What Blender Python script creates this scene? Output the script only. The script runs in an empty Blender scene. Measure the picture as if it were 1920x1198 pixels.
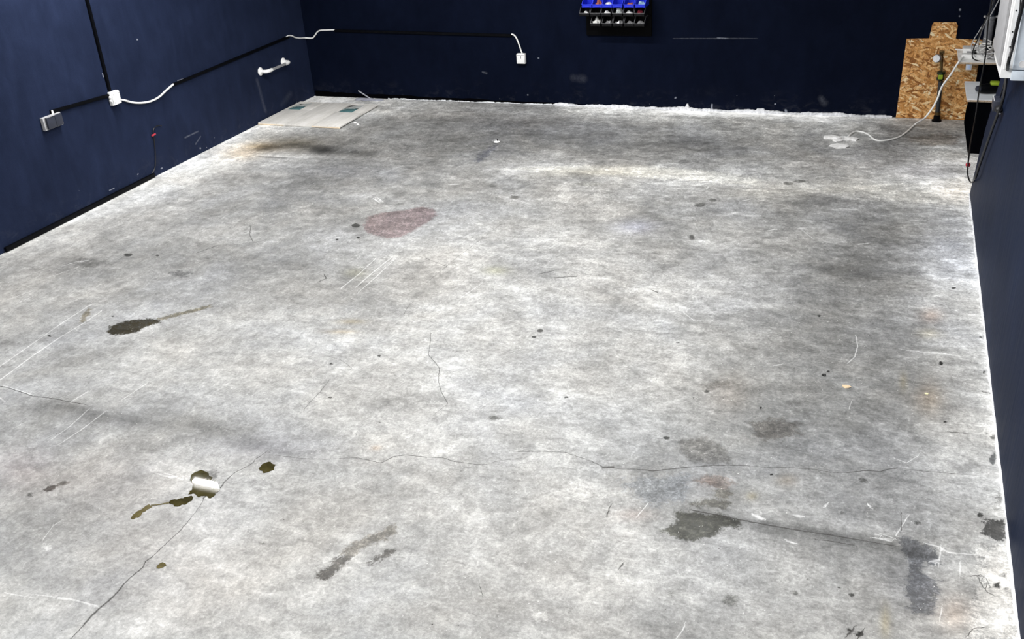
import bpy, bmesh, math, random
import numpy as np
from mathutils import Vector, Matrix, Quaternion

C = bpy.context.scene.collection
sc = bpy.context.scene
random.seed(4); RNG = np.random.default_rng(7)

# ------------------------------------------------------------------ camera
cd = bpy.data.cameras.new('camera'); cam = bpy.data.objects.new('camera', cd); C.objects.link(cam)
cam.matrix_world = Matrix(((0.935340,-0.109708,0.336309,6.137262),(0.348418,0.450153,-0.822172,0.000000),(-0.061192,0.886186,0.459270,2.700000),(0.000000,0.000000,0.000000,1.000000)))
cd.sensor_width = 36; cd.sensor_fit = 'HORIZONTAL'; cd.lens = 34.1338
cd.clip_start = 0.05; cd.clip_end = 60
sc.camera = cam
# ------------------------------------------------------------------ world, exposure
w = bpy.data.worlds.new('world'); sc.world = w; w.use_nodes = True
w.node_tree.nodes['Background'].inputs[0].default_value = (0.6, 0.7, 0.85, 1)
w.node_tree.nodes['Background'].inputs[1].default_value = 0.05
vs = sc.view_settings
sc.cycles.max_bounces = 6; sc.cycles.diffuse_bounces = 4; sc.cycles.glossy_bounces = 3
vs.view_transform = 'Standard'; vs.look = 'None'; vs.exposure = 0.35; vs.gamma = 1.0; vs.use_curve_mapping = False
# ------------------------------------------------------------------ unseen ceiling lamps: first read off the puddle, rest placed to set brightness (the fixtures are built below)
LAMPS = [(0.91, 6.03, 84), (2.9, 7.2, 84), (5.6, 6.05, 50), (0.95, 2.6, 32), (3.5, 2.6, 26), (5.5, 3.5, 85),
         (0.95, -0.9, 16), (3.5, -0.9, 16), (5.6, -0.9, 16)]
LAMP_Z = 2.93
for (x, y, p) in LAMPS:
    ld = bpy.data.lights.new('tube_light', 'AREA'); ld.shape = 'RECTANGLE'; ld.size = 1.44; ld.size_y = 0.055
    ld.energy = p
    ld.color = (1.0, 0.995, 0.985)
    lo = bpy.data.objects.new('tube_light', ld); C.objects.link(lo); lo.location = (x, y, LAMP_Z - 0.05)

# ------------------------------------------------------------------ node helper
class NT:
    def __init__(s, name):
        s.m = bpy.data.materials.new(name); s.m.use_nodes = True
        s.t = s.m.node_tree; s.t.nodes.clear()
        s.out = s.t.nodes.new('ShaderNodeOutputMaterial')
        s.b = s.t.nodes.new('ShaderNodeBsdfPrincipled'); s.t.links.new(s.b.outputs[0], s.out.inputs[0])
    def lk(s, a, i):
        if isinstance(a, bpy.types.NodeSocket): s.t.links.new(a, i)
        elif a is not None:
            try: i.default_value = a
            except Exception: i.default_value = (a, a, a) if not isinstance(a, tuple) else a
    def math(s, op, a, b=None, c=None, clamp=False):
        n = s.t.nodes.new('ShaderNodeMath'); n.operation = op; n.use_clamp = clamp
        s.lk(a, n.inputs[0]); s.lk(b, n.inputs[1]); s.lk(c, n.inputs[2]); return n.outputs[0]
    def mul(s, a, b): return s.math('MULTIPLY', a, b)
    def add(s, a, b): return s.math('ADD', a, b)
    def mad(s, a, b, c, clamp=False): return s.math('MULTIPLY_ADD', a, b, c, clamp)
    def pos(s):
        n = s.t.nodes.new('ShaderNodeTexCoord'); return n.outputs['Object']
    def map(s, v, scale=(1, 1, 1), rot=(0, 0, 0), loc=(0, 0, 0)):
        n = s.t.nodes.new('ShaderNodeMapping'); s.lk(v, n.inputs[0])
        n.inputs['Scale'].default_value = scale; n.inputs['Rotation'].default_value = rot; n.inputs['Location'].default_value = loc
        return n.outputs[0]
    def noise(s, v, scale, detail=4, rough=0.55, dist=0.0, lac=2.0, color=False):
        n = s.t.nodes.new('ShaderNodeTexNoise'); s.lk(v, n.inputs['Vector'])
        n.inputs['Scale'].default_value = scale; n.inputs['Detail'].default_value = detail
        n.inputs['Roughness'].default_value = rough; n.inputs['Distortion'].default_value = dist; n.inputs['Lacunarity'].default_value = lac
        return n.outputs['Color' if color else 0]
    def voro(s, v, scale, feat='F1', rand=1.0, out='Distance'):
        n = s.t.nodes.new('ShaderNodeTexVoronoi'); n.feature = feat; s.lk(v, n.inputs['Vector'])
        n.inputs['Scale'].default_value = scale; n.inputs['Randomness'].default_value = rand; return n.outputs[out]
    def ramp(s, f, stops, interp='LINEAR'):
        n = s.t.nodes.new('ShaderNodeValToRGB'); s.lk(f, n.inputs[0]); cr = n.color_ramp; cr.interpolation = interp
        while len(cr.elements) < len(stops): cr.elements.new(0.5)
        for e, (p, c) in zip(cr.elements, stops):
            e.position = p; e.color = (c, c, c, 1) if not isinstance(c, tuple) else (*c, 1)
        return n.outputs[0]
    def mix(s, f, a, b, mode='MIX'):
        n = s.t.nodes.new('ShaderNodeMix'); n.data_type = 'RGBA'; n.blend_type = mode; n.clamp_result = False
        s.lk(f, n.inputs[0])
        for v, i in ((a, n.inputs[6]), (b, n.inputs[7])):
            if isinstance(v, tuple): i.default_value = (*v, 1) if len(v) == 3 else v
            elif isinstance(v, (int, float)): i.default_value = (v, v, v, 1)
            else: s.t.links.new(v, i)
        return n.outputs[2]
    def attr(s, name, out='Fac'):
        n = s.t.nodes.new('ShaderNodeAttribute'); n.attribute_name = name; return n.outputs[out]
    def xyz(s, v):
        n = s.t.nodes.new('ShaderNodeSeparateXYZ'); s.lk(v, n.inputs[0]); return n.outputs
    def bump(s, h, strength, dist):
        n = s.t.nodes.new('ShaderNodeBump'); s.lk(h, n.inputs['Height']); n.inputs['Strength'].default_value = strength
        n.inputs['Distance'].default_value = dist; s.t.links.new(n.outputs[0], s.b.inputs['Normal']); return n
    def set(s, **k):
        for a, v in k.items():
            key = {'color': 'Base Color', 'rough': 'Roughness', 'metal': 'Metallic', 'spec': 'Specular IOR Level', 'trans': 'Transmission Weight',
                   'coat': 'Coat Weight', 'alpha': 'Alpha', 'emit': 'Emission Color', 'emits': 'Emission Strength'}[a]
            if isinstance(v, tuple): s.b.inputs[key].default_value = (*v, 1)
            elif isinstance(v, bpy.types.NodeSocket): s.t.links.new(v, s.b.inputs[key])
            else: s.b.inputs[key].default_value = v
        return s.m

_mc = {}
def plain(name, col, rough=0.5, metal=0.0, var=0.12, scale=30.0, spec=0.5, bump=0.0, coat=0.0):
    if name in _mc: return _mc[name]
    n = NT(name); p = n.pos()
    f = n.noise(p, scale, 5, 0.6)
    lo = tuple(c * (1 - var) for c in col); hi = tuple(min(1, c * (1 + var)) for c in col)
    c = n.ramp(f, [(0.3, lo), (0.7, hi)])
    r = n.mad(f, 0.2, rough - 0.1, True)
    n.set(color=c, rough=r, metal=metal, spec=spec, coat=coat)
    if bump: n.bump(n.noise(p, scale * 6, 3), bump, 0.002)
    _mc[name] = n.m; return n.m

# ------------------------------------------------------------------ mesh builder
class MB:
    def __init__(s): s.v = []; s.f = []; s.sm = []
    def addm(s, V, F, smooth=False):
        o = len(s.v); s.v += [tuple(v) for v in V]; s.f += [tuple(i + o for i in f) for f in F]; s.sm += [smooth] * len(F); return s
    def box(s, a, b, bevel=0.0, rot=None, piv=None, seg=2):
        a = Vector(a); b = Vector(b); bm = bmesh.new()
        bmesh.ops.create_cube(bm, size=1)
        d = b - a; c = (a + b) / 2
        for v in bm.verts: v.co = Vector((v.co.x * d.x, v.co.y * d.y, v.co.z * d.z)) + c
        if bevel:
            bmesh.ops.bevel(bm, geom=bm.edges[:], offset=bevel, segments=seg, profile=0.6, affect='EDGES')
        if rot is not None:
            pv = Vector(piv) if piv is not None else c
            for v in bm.verts: v.co = rot @ (v.co - pv) + pv
        bm.verts.index_update()
        s.addm([v.co[:] for v in bm.verts], [[v.index for v in f.verts] for f in bm.faces], bevel > 0); bm.free(); return s
    def prism(s, poly, axis, lo, hi):
        """extrude a 2D outline (in the two other axes, in order) along axis"""
        n = len(poly)
        def P(q, t):
            return {0: (t, q[0], q[1]), 1: (q[0], t, q[1]), 2: (q[0], q[1], t)}[axis]
        V = [P(q, lo) for q in poly] + [P(q, hi) for q in poly]
        F = [list(range(n)), list(range(2 * n - 1, n - 1, -1))] + [(i, i + n, (i + 1) % n + n, (i + 1) % n) for i in range(n)]
        return s.addm(V, F)
    def tube(s, pts, r, n=8, spline=0, caps=True):
        P = [Vector(p) for p in pts]
        if spline and len(P) > 2:
            Q = []
            E = [2 * P[0] - P[1]] + P + [2 * P[-1] - P[-2]]
            for i in range(1, len(E) - 2):
                for k in range(spline):
                    t = k / spline; a, b, c, d = E[i - 1], E[i], E[i + 1], E[i + 2]
                    Q.append(0.5 * ((2 * b) + (c - a) * t + (2 * a - 5 * b + 4 * c - d) * t * t + (3 * b - a - 3 * c + d) * t ** 3))
            Q.append(P[-1]); P = Q
        R = r if isinstance(r, (list, tuple)) else [r] * len(P)
        if len(R) != len(P): R = [R[0] + (R[-1] - R[0]) * i / (len(P) - 1) for i in range(len(P))]
        V = []; F = []; up = None
        for i, p in enumerate(P):
            d = (P[min(i + 1, len(P) - 1)] - P[max(i - 1, 0)]).normalized()
            if up is None:
                up = Vector((0, 0, 1)) if abs(d.z) < 0.9 else Vector((1, 0, 0))
            u = (up - d * up.dot(d)).normalized(); up = u; x = d.cross(u)
            for k in range(n):
                a = 2 * math.pi * k / n; V.append(p + (u * math.cos(a) + x * math.sin(a)) * R[i])
        for i in range(len(P) - 1):
            for k in range(n): F.append((i * n + k, i * n + (k + 1) % n, (i + 1) * n + (k + 1) % n, (i + 1) * n + k))
        s.addm(V, F, True)
        if caps:
            o = len(V); s.addm(V[:n], [list(range(n - 1, -1, -1))]); s.addm(V[o - n:], [list(range(n))])
        return s
    def lathe(s, prof, org, axis=(0, 0, 1), n=20):
        """prof: (radius, height) along axis from org"""
        q = Vector((0, 0, 1)).rotation_difference(Vector(axis).normalized()); o = Vector(org); V = []; F = []
        for (r, h) in prof:
            for k in range(n):
                a = 2 * math.pi * k / n; V.append(o + q @ Vector((r * math.cos(a), r * math.sin(a), h)))
        for i in range(len(prof) - 1):
            for k in range(n): F.append((i * n + k, i * n + (k + 1) % n, (i + 1) * n + (k + 1) % n, (i + 1) * n + k))
        F.append(list(range(n - 1, -1, -1))); F.append(list(range((len(prof) - 1) * n, len(prof) * n)))
        return s.addm(V, F, True)
    def build(s, name, mat, parent=None, base=None):
        b = Vector(parent.matrix_world.translation) if parent is not None else Vector(base or (0, 0, 0))
        me = bpy.data.meshes.new(name)
        me.from_pydata([Vector(v) - b for v in s.v], [], s.f); me.update()
        bm = bmesh.new(); bm.from_mesh(me); bmesh.ops.recalc_face_normals(bm, faces=bm.faces[:]); bm.to_mesh(me); bm.free()
        me.polygons.foreach_set('use_smooth', s.sm)
        if any(s.sm): me.set_sharp_from_angle(angle=math.radians(40))
        me.materials.append(mat)
        o = bpy.data.objects.new(name, me); C.objects.link(o)
        if parent is not None: o.parent = parent
        else: o.location = b; o.matrix_world = Matrix.Translation(b)
        return o

def tag(o, label=None, cat=None, group=None, kind=None):
    for k, v in (('label', label), ('category', cat), ('group', group), ('kind', kind)):
        if v: o[k] = v
    return o
def thing(name, label, cat, base, group=None):
    o = bpy.data.objects.new(name, None); C.objects.link(o); o.empty_display_size = 0.05
    o.location = base; o.matrix_world = Matrix.Translation(Vector(base))
    return tag(o, label, cat, group)
def struct(mb, name, mat): return tag(mb.build(name, mat), kind='structure')
def circ(c, rx, ry, n=14, ph=0): return [(c[0] + rx * math.cos(ph + 2 * math.pi * k / n), c[1] + ry * math.sin(ph + 2 * math.pi * k / n)) for k in range(n)]

# ------------------------------------------------------------------ line / spot fields stored on vertices
def seg_field(P, lines):
    """nearest distance to a set of polylines: (signed, unsigned, half width) for each row of P"""
    n = len(P); u = np.full(n, 9.0); s = np.full(n, 9.0); wd = np.full(n, 0.001)
    for pts, hw in lines:
        pts = np.array(pts, float)
        hws = np.linspace(hw[0], hw[1], len(pts)) if isinstance(hw, tuple) else np.full(len(pts), hw)
        lo = pts.min(0) - 0.12; hi = pts.max(0) + 0.12
        idx = np.nonzero(((P >= lo) & (P <= hi)).all(1))[0]
        if len(idx) == 0: continue
        Q = P[idx]; bu = np.full(len(idx), 9.0); bs = bu.copy(); bw = np.zeros(len(idx))
        for i in range(len(pts) - 1):
            a = pts[i]; d = pts[i + 1] - a; L2 = d @ d
            if L2 < 1e-12: continue
            t = np.clip((Q - a) @ d / L2, 0, 1); e = Q - a - t[:, None] * d
            dd = np.hypot(e[:, 0], e[:, 1]); sg = np.where(d[0] * e[:, 1] - d[1] * e[:, 0] >= 0, 1, -1)
            m = dd < bu; bu[m] = dd[m]; bs[m] = (dd * sg)[m]; bw[m] = (hws[i] + (hws[i + 1] - hws[i]) * t)[m]
        m = bu < u[idx]; j = idx[m]; u[j] = bu[m]; s[j] = bs[m]; wd[j] = bw[m]
    return s, u, wd
def poly_sd(Q, poly):
    poly = np.array(poly, float); n = len(poly); d = np.full(len(Q), 9.0); ins = np.zeros(len(Q), bool)
    for i in range(n):
        a = poly[i]; b = poly[(i + 1) % n]; e = b - a; w_ = Q - a; t = np.clip(w_ @ e / max(e @ e, 1e-12), 0, 1)
        r = w_ - t[:, None] * e; d = np.minimum(d, np.hypot(r[:, 0], r[:, 1]))
        c = ((a[1] <= Q[:, 1]) & (b[1] > Q[:, 1])) | ((b[1] <= Q[:, 1]) & (a[1] > Q[:, 1]))
        with np.errstate(divide='ignore', invalid='ignore'):
            xx = a[0] + (Q[:, 1] - a[1]) * e[0] / (e[1] if abs(e[1]) > 1e-12 else 1e-12)
        ins ^= c & (Q[:, 0] < xx)
    return np.where(ins, d, -d)

# ================================================================== FLOOR
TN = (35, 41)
TONE = np.array([149,150,153,157,161,165,170,175,179,182,185,187,188,189,189,189,189,190,190,192,193,187,175,167,163,159,155,157,155,147,150,161,165,182,194,152,150,149,149,150,152,155,159,164,168,173,178,181,185,187,188,189,189,191,192,190,178,169,164,160,158,154,157,151,150,151,162,165,181,194,162,159,156,153,151,149,149,149,151,154,158,162,166,171,176,180,181,184,188,190,180,171,166,162,159,156,155,156,146,151,151,162,166,180,194,167,166,165,163,161,157,154,152,150,149,149,150,152,156,160,165,167,168,176,178,174,168,164,160,158,154,157,155,145,152,153,163,166,179,194,163,165,167,167,167,166,164,162,159,156,153,151,149,149,153,159,168,172,172,172,171,165,162,161,158,154,157,153,146,152,155,163,166,178,194,157,158,159,161,164,166,167,167,167,165,163,161,157,154,156,163,170,174,173,172,168,165,164,163,159,157,157,152,149,151,157,163,166,177,194,161,159,158,157,157,158,160,162,165,167,167,165,158,154,158,164,170,170,171,169,164,163,164,165,162,158,157,156,155,148,155,161,164,176,193,162,162,162,161,160,159,158,157,157,158,158,154,150,155,160,165,163,161,164,164,162,160,160,162,161,160,157,153,155,147,148,148,148,165,189,156,158,160,161,162,162,162,161,160,157,152,147,148,152,153,156,155,152,157,160,158,154,153,156,160,160,155,146,144,143,142,136,135,152,176,153,153,153,154,156,158,160,161,161,160,159,160,160,154,150,149,150,152,158,160,158,157,156,155,160,158,147,137,135,136,135,128,130,153,174,157,156,154,153,153,153,154,155,158,160,165,170,172,170,165,161,158,159,161,159,160,162,160,157,158,153,141,132,127,133,130,126,130,153,173,161,161,160,159,157,156,154,155,158,160,163,171,173,168,166,167,168,169,163,160,164,163,160,153,150,147,143,133,126,130,127,125,135,157,180,162,161,161,161,161,159,156,155,158,161,168,173,169,165,165,167,169,168,162,164,168,164,163,160,150,148,147,138,125,120,121,124,137,156,183,162,162,162,162,161,158,155,157,160,163,166,167,165,164,165,167,168,168,167,171,169,163,165,164,155,155,152,140,123,113,113,117,132,155,181,161,162,162,162,162,161,157,156,156,160,162,163,162,160,159,160,161,162,169,173,168,163,159,158,155,154,151,141,124,114,112,114,128,154,182,158,158,158,156,155,154,152,150,149,147,146,147,150,153,155,156,152,154,169,174,170,163,158,156,154,150,142,134,122,114,112,113,122,147,183,157,155,148,139,135,135,140,142,141,140,139,138,138,139,142,145,147,156,171,174,172,163,158,154,151,148,140,131,121,113,109,111,124,148,183,176,166,148,136,131,132,133,128,126,128,131,133,135,137,140,142,144,151,165,168,165,159,155,153,150,147,143,137,128,115,110,111,127,155,182,190,172,152,139,133,132,129,125,125,128,129,129,130,135,139,144,147,157,165,163,159,154,152,156,156,154,148,141,132,119,116,120,134,161,183,178,163,150,138,133,130,129,129,131,132,131,130,132,136,141,148,152,159,160,157,156,152,153,158,162,165,165,157,141,121,116,121,139,170,189,187,179,162,147,138,132,130,131,132,132,132,133,135,138,142,147,153,157,156,154,153,153,152,152,154,158,161,157,144,123,113,115,133,172,190,187,174,159,148,139,134,130,127,127,128,129,132,135,138,141,144,148,151,153,154,154,154,151,149,144,140,136,135,132,120,113,114,131,174,191,190,181,166,150,139,132,127,124,123,123,124,127,129,133,137,142,146,150,153,155,156,154,151,148,144,139,133,128,124,117,114,115,141,173,191,191,180,164,149,136,128,124,122,121,121,123,125,127,130,133,139,142,145,148,151,153,151,149,146,144,142,140,135,130,122,116,117,147,173,191,195,186,172,154,138,128,122,120,119,118,120,122,124,128,132,137,139,142,144,146,147,145,143,141,141,141,140,137,135,131,123,120,147,172,191,198,190,176,158,141,129,121,117,116,116,118,120,122,125,127,130,134,140,143,145,144,142,140,137,137,137,137,136,134,130,123,121,146,171,192,203,195,180,162,146,131,121,116,113,113,114,116,119,122,124,127,132,138,141,142,141,139,137,136,135,135,135,135,132,128,123,123,142,168,192,206,198,184,169,152,136,124,116,111,110,112,115,117,119,121,123,127,131,134,138,140,140,139,137,136,135,134,132,130,128,126,127,141,166,192,213,207,196,179,159,140,127,116,110,109,112,114,117,120,123,127,129,130,134,138,142,146,150,151,149,146,142,137,133,132,137,141,151,173,196,216,210,198,179,159,143,129,117,111,111,112,113,116,119,125,133,138,142,146,148,151,153,158,161,165,165,165,162,155,151,154,156,166,184,205,222,213,197,174,153,137,125,115,112,113,112,111,112,114,120,129,136,143,147,151,156,158,159,159,161,164,166,169,168,170,179,185,198,214,228,222,210,190,164,143,131,124,119,116,114,112,110,110,112,117,125,130,133,132,131,137,142,145,149,151,155,158,162,165,172,179,187,204,228,246,218,203,180,154,137,129,124,120,118,115,112,110,108,109,112,118,123,125,122,118,120,123,126,131,136,145,151,156,160,168,174,179,193,221,239,237,227,203,172,152,140,131,124,120,116,112,109,107,106,107,108,110,113,113,115,117,119,121,125,131,141,147,151,155,162,167,168,181,215,235,243,232,207,180,164,152,141,133,126,121,117,114,111,108,107,108,110,112,113,115,117,118,119,123,131,138,148,154,157,161,163,161,172,209,234,240,225,201,181,165,151,140,132,126,123,120,118,115,111,111,115,121,122,123,124,124,125,124,127,133,139,150,158,162,162,155,150,157,189,222,258,256,251,237,209,181,166,152,140,131,124,121,116,112,114,120,126,130,135,139,145,151,151,150,151,155,164,165,167,165,154,147,148,167,192,266,265,263,254,229,207,195,181,167,157,148,141,135,128,127,132,137,140,143,146,153,159,161,163,166,178,189,191,190,187,176,163,155,166,186,266,265,260,243,217,203,191,177,166,158,152,149,147,144,146,158,175,182,186,190,188,184,181,178,179,189,196,199,199,197,190,180,167,166,176,265,263,253,228,208,197,184,171,162,156,151,149,146,145,151,168,185,195,208,217,221,225,228,234,242,247,251,250,236,225,209,190,173,170,176,264,259,240,216,202,191,178,167,159,153,150,148,145,146,155,174,188,199,212,219,224,229,234,246,258,269,287,296,297,295,281,255,236,222,219], float).reshape(TN[1], TN[0])       # slab tone: stains plus painted-in correction for uneven lamp light, 0.2 m cells from x = 0, y = 1.6
SPOTS = [  # outline, edge softness (m), colour multiplier
 ([(1.739,4.073),(1.704,4.138),(1.728,4.188),(1.765,4.235),(1.827,4.272),(1.895,4.297),(1.962,4.298),(1.986,4.266),(1.968,4.232),(1.943,4.196),(1.938,4.137),(1.898,4.077),(1.841,4.055),(1.788,4.049)], .022, (.125,.108,.060)),
 ([(1.927,4.304),(2.01,4.401),(2.107,4.494),(2.165,4.563),(2.182,4.528),(2.139,4.463),(2.04,4.362),(1.988,4.296)], .02, (.55,.52,.44)),
 ([(4.173,2.503),(4.173,2.536),(4.194,2.566),(4.197,2.617),(4.21,2.648),(4.244,2.679),(4.267,2.665),(4.261,2.626),(4.243,2.59),(4.233,2.528),(4.224,2.493),(4.193,2.49)], .022, (.36,.35,.34)),
 ([(4.21,2.648),(4.213,2.697),(4.216,2.744),(4.254,2.802),(4.299,2.841),(4.335,2.888),(4.374,2.844),(4.339,2.787),(4.284,2.746),(4.268,2.672),(4.253,2.64)], .03, (.60,.58,.55)),
 ([(4.34,2.642),(4.337,2.665),(4.35,2.689),(4.367,2.715),(4.386,2.745),(4.417,2.743),(4.402,2.704),(4.382,2.665),(4.359,2.638)], .022, (.42,.41,.40)),
 ([(5.449,3.175),(5.474,3.218),(5.496,3.243),(5.479,3.312),(5.553,3.333),(5.665,3.346),(5.779,3.332),(5.752,3.292),(5.701,3.266),(5.675,3.223),(5.638,3.184),(5.6,3.149),(5.546,3.14),(5.493,3.16)], .024, (.36,.36,.33)),
 ([(5.532,3.384),(5.558,3.43),(5.632,3.47),(5.696,3.431),(5.68,3.388),(5.615,3.37)], .03, (.56,.55,.52)),
 ([(5.51,3.556),(5.571,3.614),(5.641,3.626),(5.683,3.584),(5.659,3.517),(5.609,3.535)], .03, (.74,.68,.65)),
 ([(5.604,3.494),(5.638,3.531),(5.689,3.506),(5.673,3.459),(5.634,3.455)], .02, (.66,.64,.6)),
 ([(6.699,3.598),(6.714,3.617),(6.781,3.632),(6.784,3.58),(6.776,3.51),(6.752,3.476),(6.728,3.496),(6.694,3.52),(6.691,3.554)], .020, (.22,.22,.22)),
 ([(6.732,3.391),(6.74,3.4),(6.75,3.345),(6.74,3.336)], .010, (.3,.3,.3)),
 ([(6.767,4.161),(6.774,4.119),(6.777,4.09),(6.762,4.019),(6.75,4.036),(6.748,4.077),(6.761,4.115)], .006, (.36,.37,.38)),
 ([(6.388,3.413),(6.438,3.411),(6.498,3.375),(6.539,3.308),(6.517,3.276),(6.484,3.273),(6.465,3.235),(6.488,3.199),(6.529,3.174),(6.531,3.135),(6.515,3.057),(6.502,2.996),(6.46,2.981),(6.417,2.999),(6.412,3.115),(6.426,3.243),(6.389,3.329)], .026, (.52,.53,.56)),
 ([(2.518,6.003),(2.451,6.179),(2.533,6.311),(2.645,6.369),(2.779,6.478),(2.905,6.456),(2.977,6.32),(2.967,6.173),(2.931,6.014),(2.892,5.869),(2.802,5.829),(2.668,5.874),(2.566,5.937)], .03, (.72,.62,.63)),
 ([(5.681,4.085),(5.786,4.157),(5.915,4.134),(5.915,4.039),(5.834,3.971),(5.736,3.967)], .04, (.62,.60,.58)),
 ([(5.376,3.845),(5.518,3.907),(5.627,3.801),(5.643,3.727),(5.485,3.683),(5.411,3.741)], .03, (.70,.69,.68)),
 ([(5.204,3.449),(5.274,3.518),(5.479,3.588),(5.506,3.395),(5.388,3.342),(5.297,3.375)], .05, (.82,.84,.87)),
 ([(2.592,2.655),(2.596,2.695),(2.633,2.701),(2.645,2.661),(2.615,2.644)], .012, (.30,.28,.27)),
 ([(2.62,2.697),(2.639,2.737),(2.669,2.733),(2.658,2.699)], .02, (.5,.48,.46)),
 ([(2.755,7.625),(2.749,7.854),(2.776,8.149),(2.814,8.024),(2.822,7.712),(2.806,7.588)], .06, (.56,.57,.63)),  # shadow-like bluish streak beside the floor stud, painted into the slab colour
 ([(0.6616,4.91),(0.685,4.994),(0.9215,5.007),(0.9981,4.947),(0.898,4.867),(0.7615,4.856)], .05, (.68,.68,.68)),
 ([(1.56,4.925),(1.602,4.989),(1.711,4.977),(1.717,4.897),(1.621,4.875)], .04, (.62,.62,.63)),
 ([(6.666,3.411),(6.781,3.478),(6.789,2.953),(6.636,2.907),(6.653,3.099),(6.688,3.258)], .05, (1.52,1.50,1.48)),
 ([(5.601,7.449),(5.968,7.556),(6.351,7.689),(6.773,7.928),(6.774,7.296),(6.357,7.291),(5.984,7.286),(5.829,7.314),(5.667,7.378)], .05, (1.22,1.21,1.19)),
 ([(3.036,7.454),(3.621,7.488),(4.185,7.481),(4.721,7.461),(5.254,7.458),(5.228,7.645),(4.668,7.731),(4.137,7.778),(3.565,7.62)], .06, (1.27,1.26,1.22)),
 ([(3.687,7.1),(3.986,7.156),(4.217,6.882),(4.199,6.715),(3.904,6.703),(3.743,6.861)], .14, (1.26,1.26,1.26)),
 ([(3.299,6.899),(3.509,6.889),(3.579,6.756),(3.381,6.742)], .12, (1.2,1.2,1.22)),
 ([(6.335,8.895),(6.596,9.063),(6.766,8.994),(6.717,8.741),(6.465,8.7)], .08, (.72,.68,.64)),
 ([(1.401,4.23),(1.362,4.323),(1.405,4.31),(1.493,4.153),(1.469,4.132)], .02, (.6,.56,.48)),
 ([(3.237,2.976),(3.287,3.012),(3.334,3.003),(3.36,2.949),(3.332,2.963)], .02, (.55,.55,.55)),
 ([(5.379,4.367),(5.463,4.445),(5.538,4.442),(5.528,4.384),(5.427,4.336)], .04, (.75,.74,.73)),
]
for (sx, m) in [((2.926,2.327,0.0211,0.0062,-0.0190,0.0199), 1.45), ((5.120,2.558,0.0271,0.0082,-0.0081,0.0236), 1.38), ((3.992,3.390,0.0410,0.0113,-0.0171,0.0328), 1.12), ((5.801,8.779,0.0974,0.0154,-0.0052,0.0790), 1.5), ((5.788,8.575,0.0696,0.0114,-0.0042,0.0607), 1.4), ((2.735,8.225,0.0407,0.0065,-0.0186,0.0477), 1.6)]:
    SPOTS.append(([(sx[0] + sx[2] * math.cos(a) + sx[4] * math.sin(a), sx[1] + sx[3] * math.cos(a) + sx[5] * math.sin(a)) for a in np.arange(12) * math.pi / 6], .012, (m, m, m)))
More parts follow.
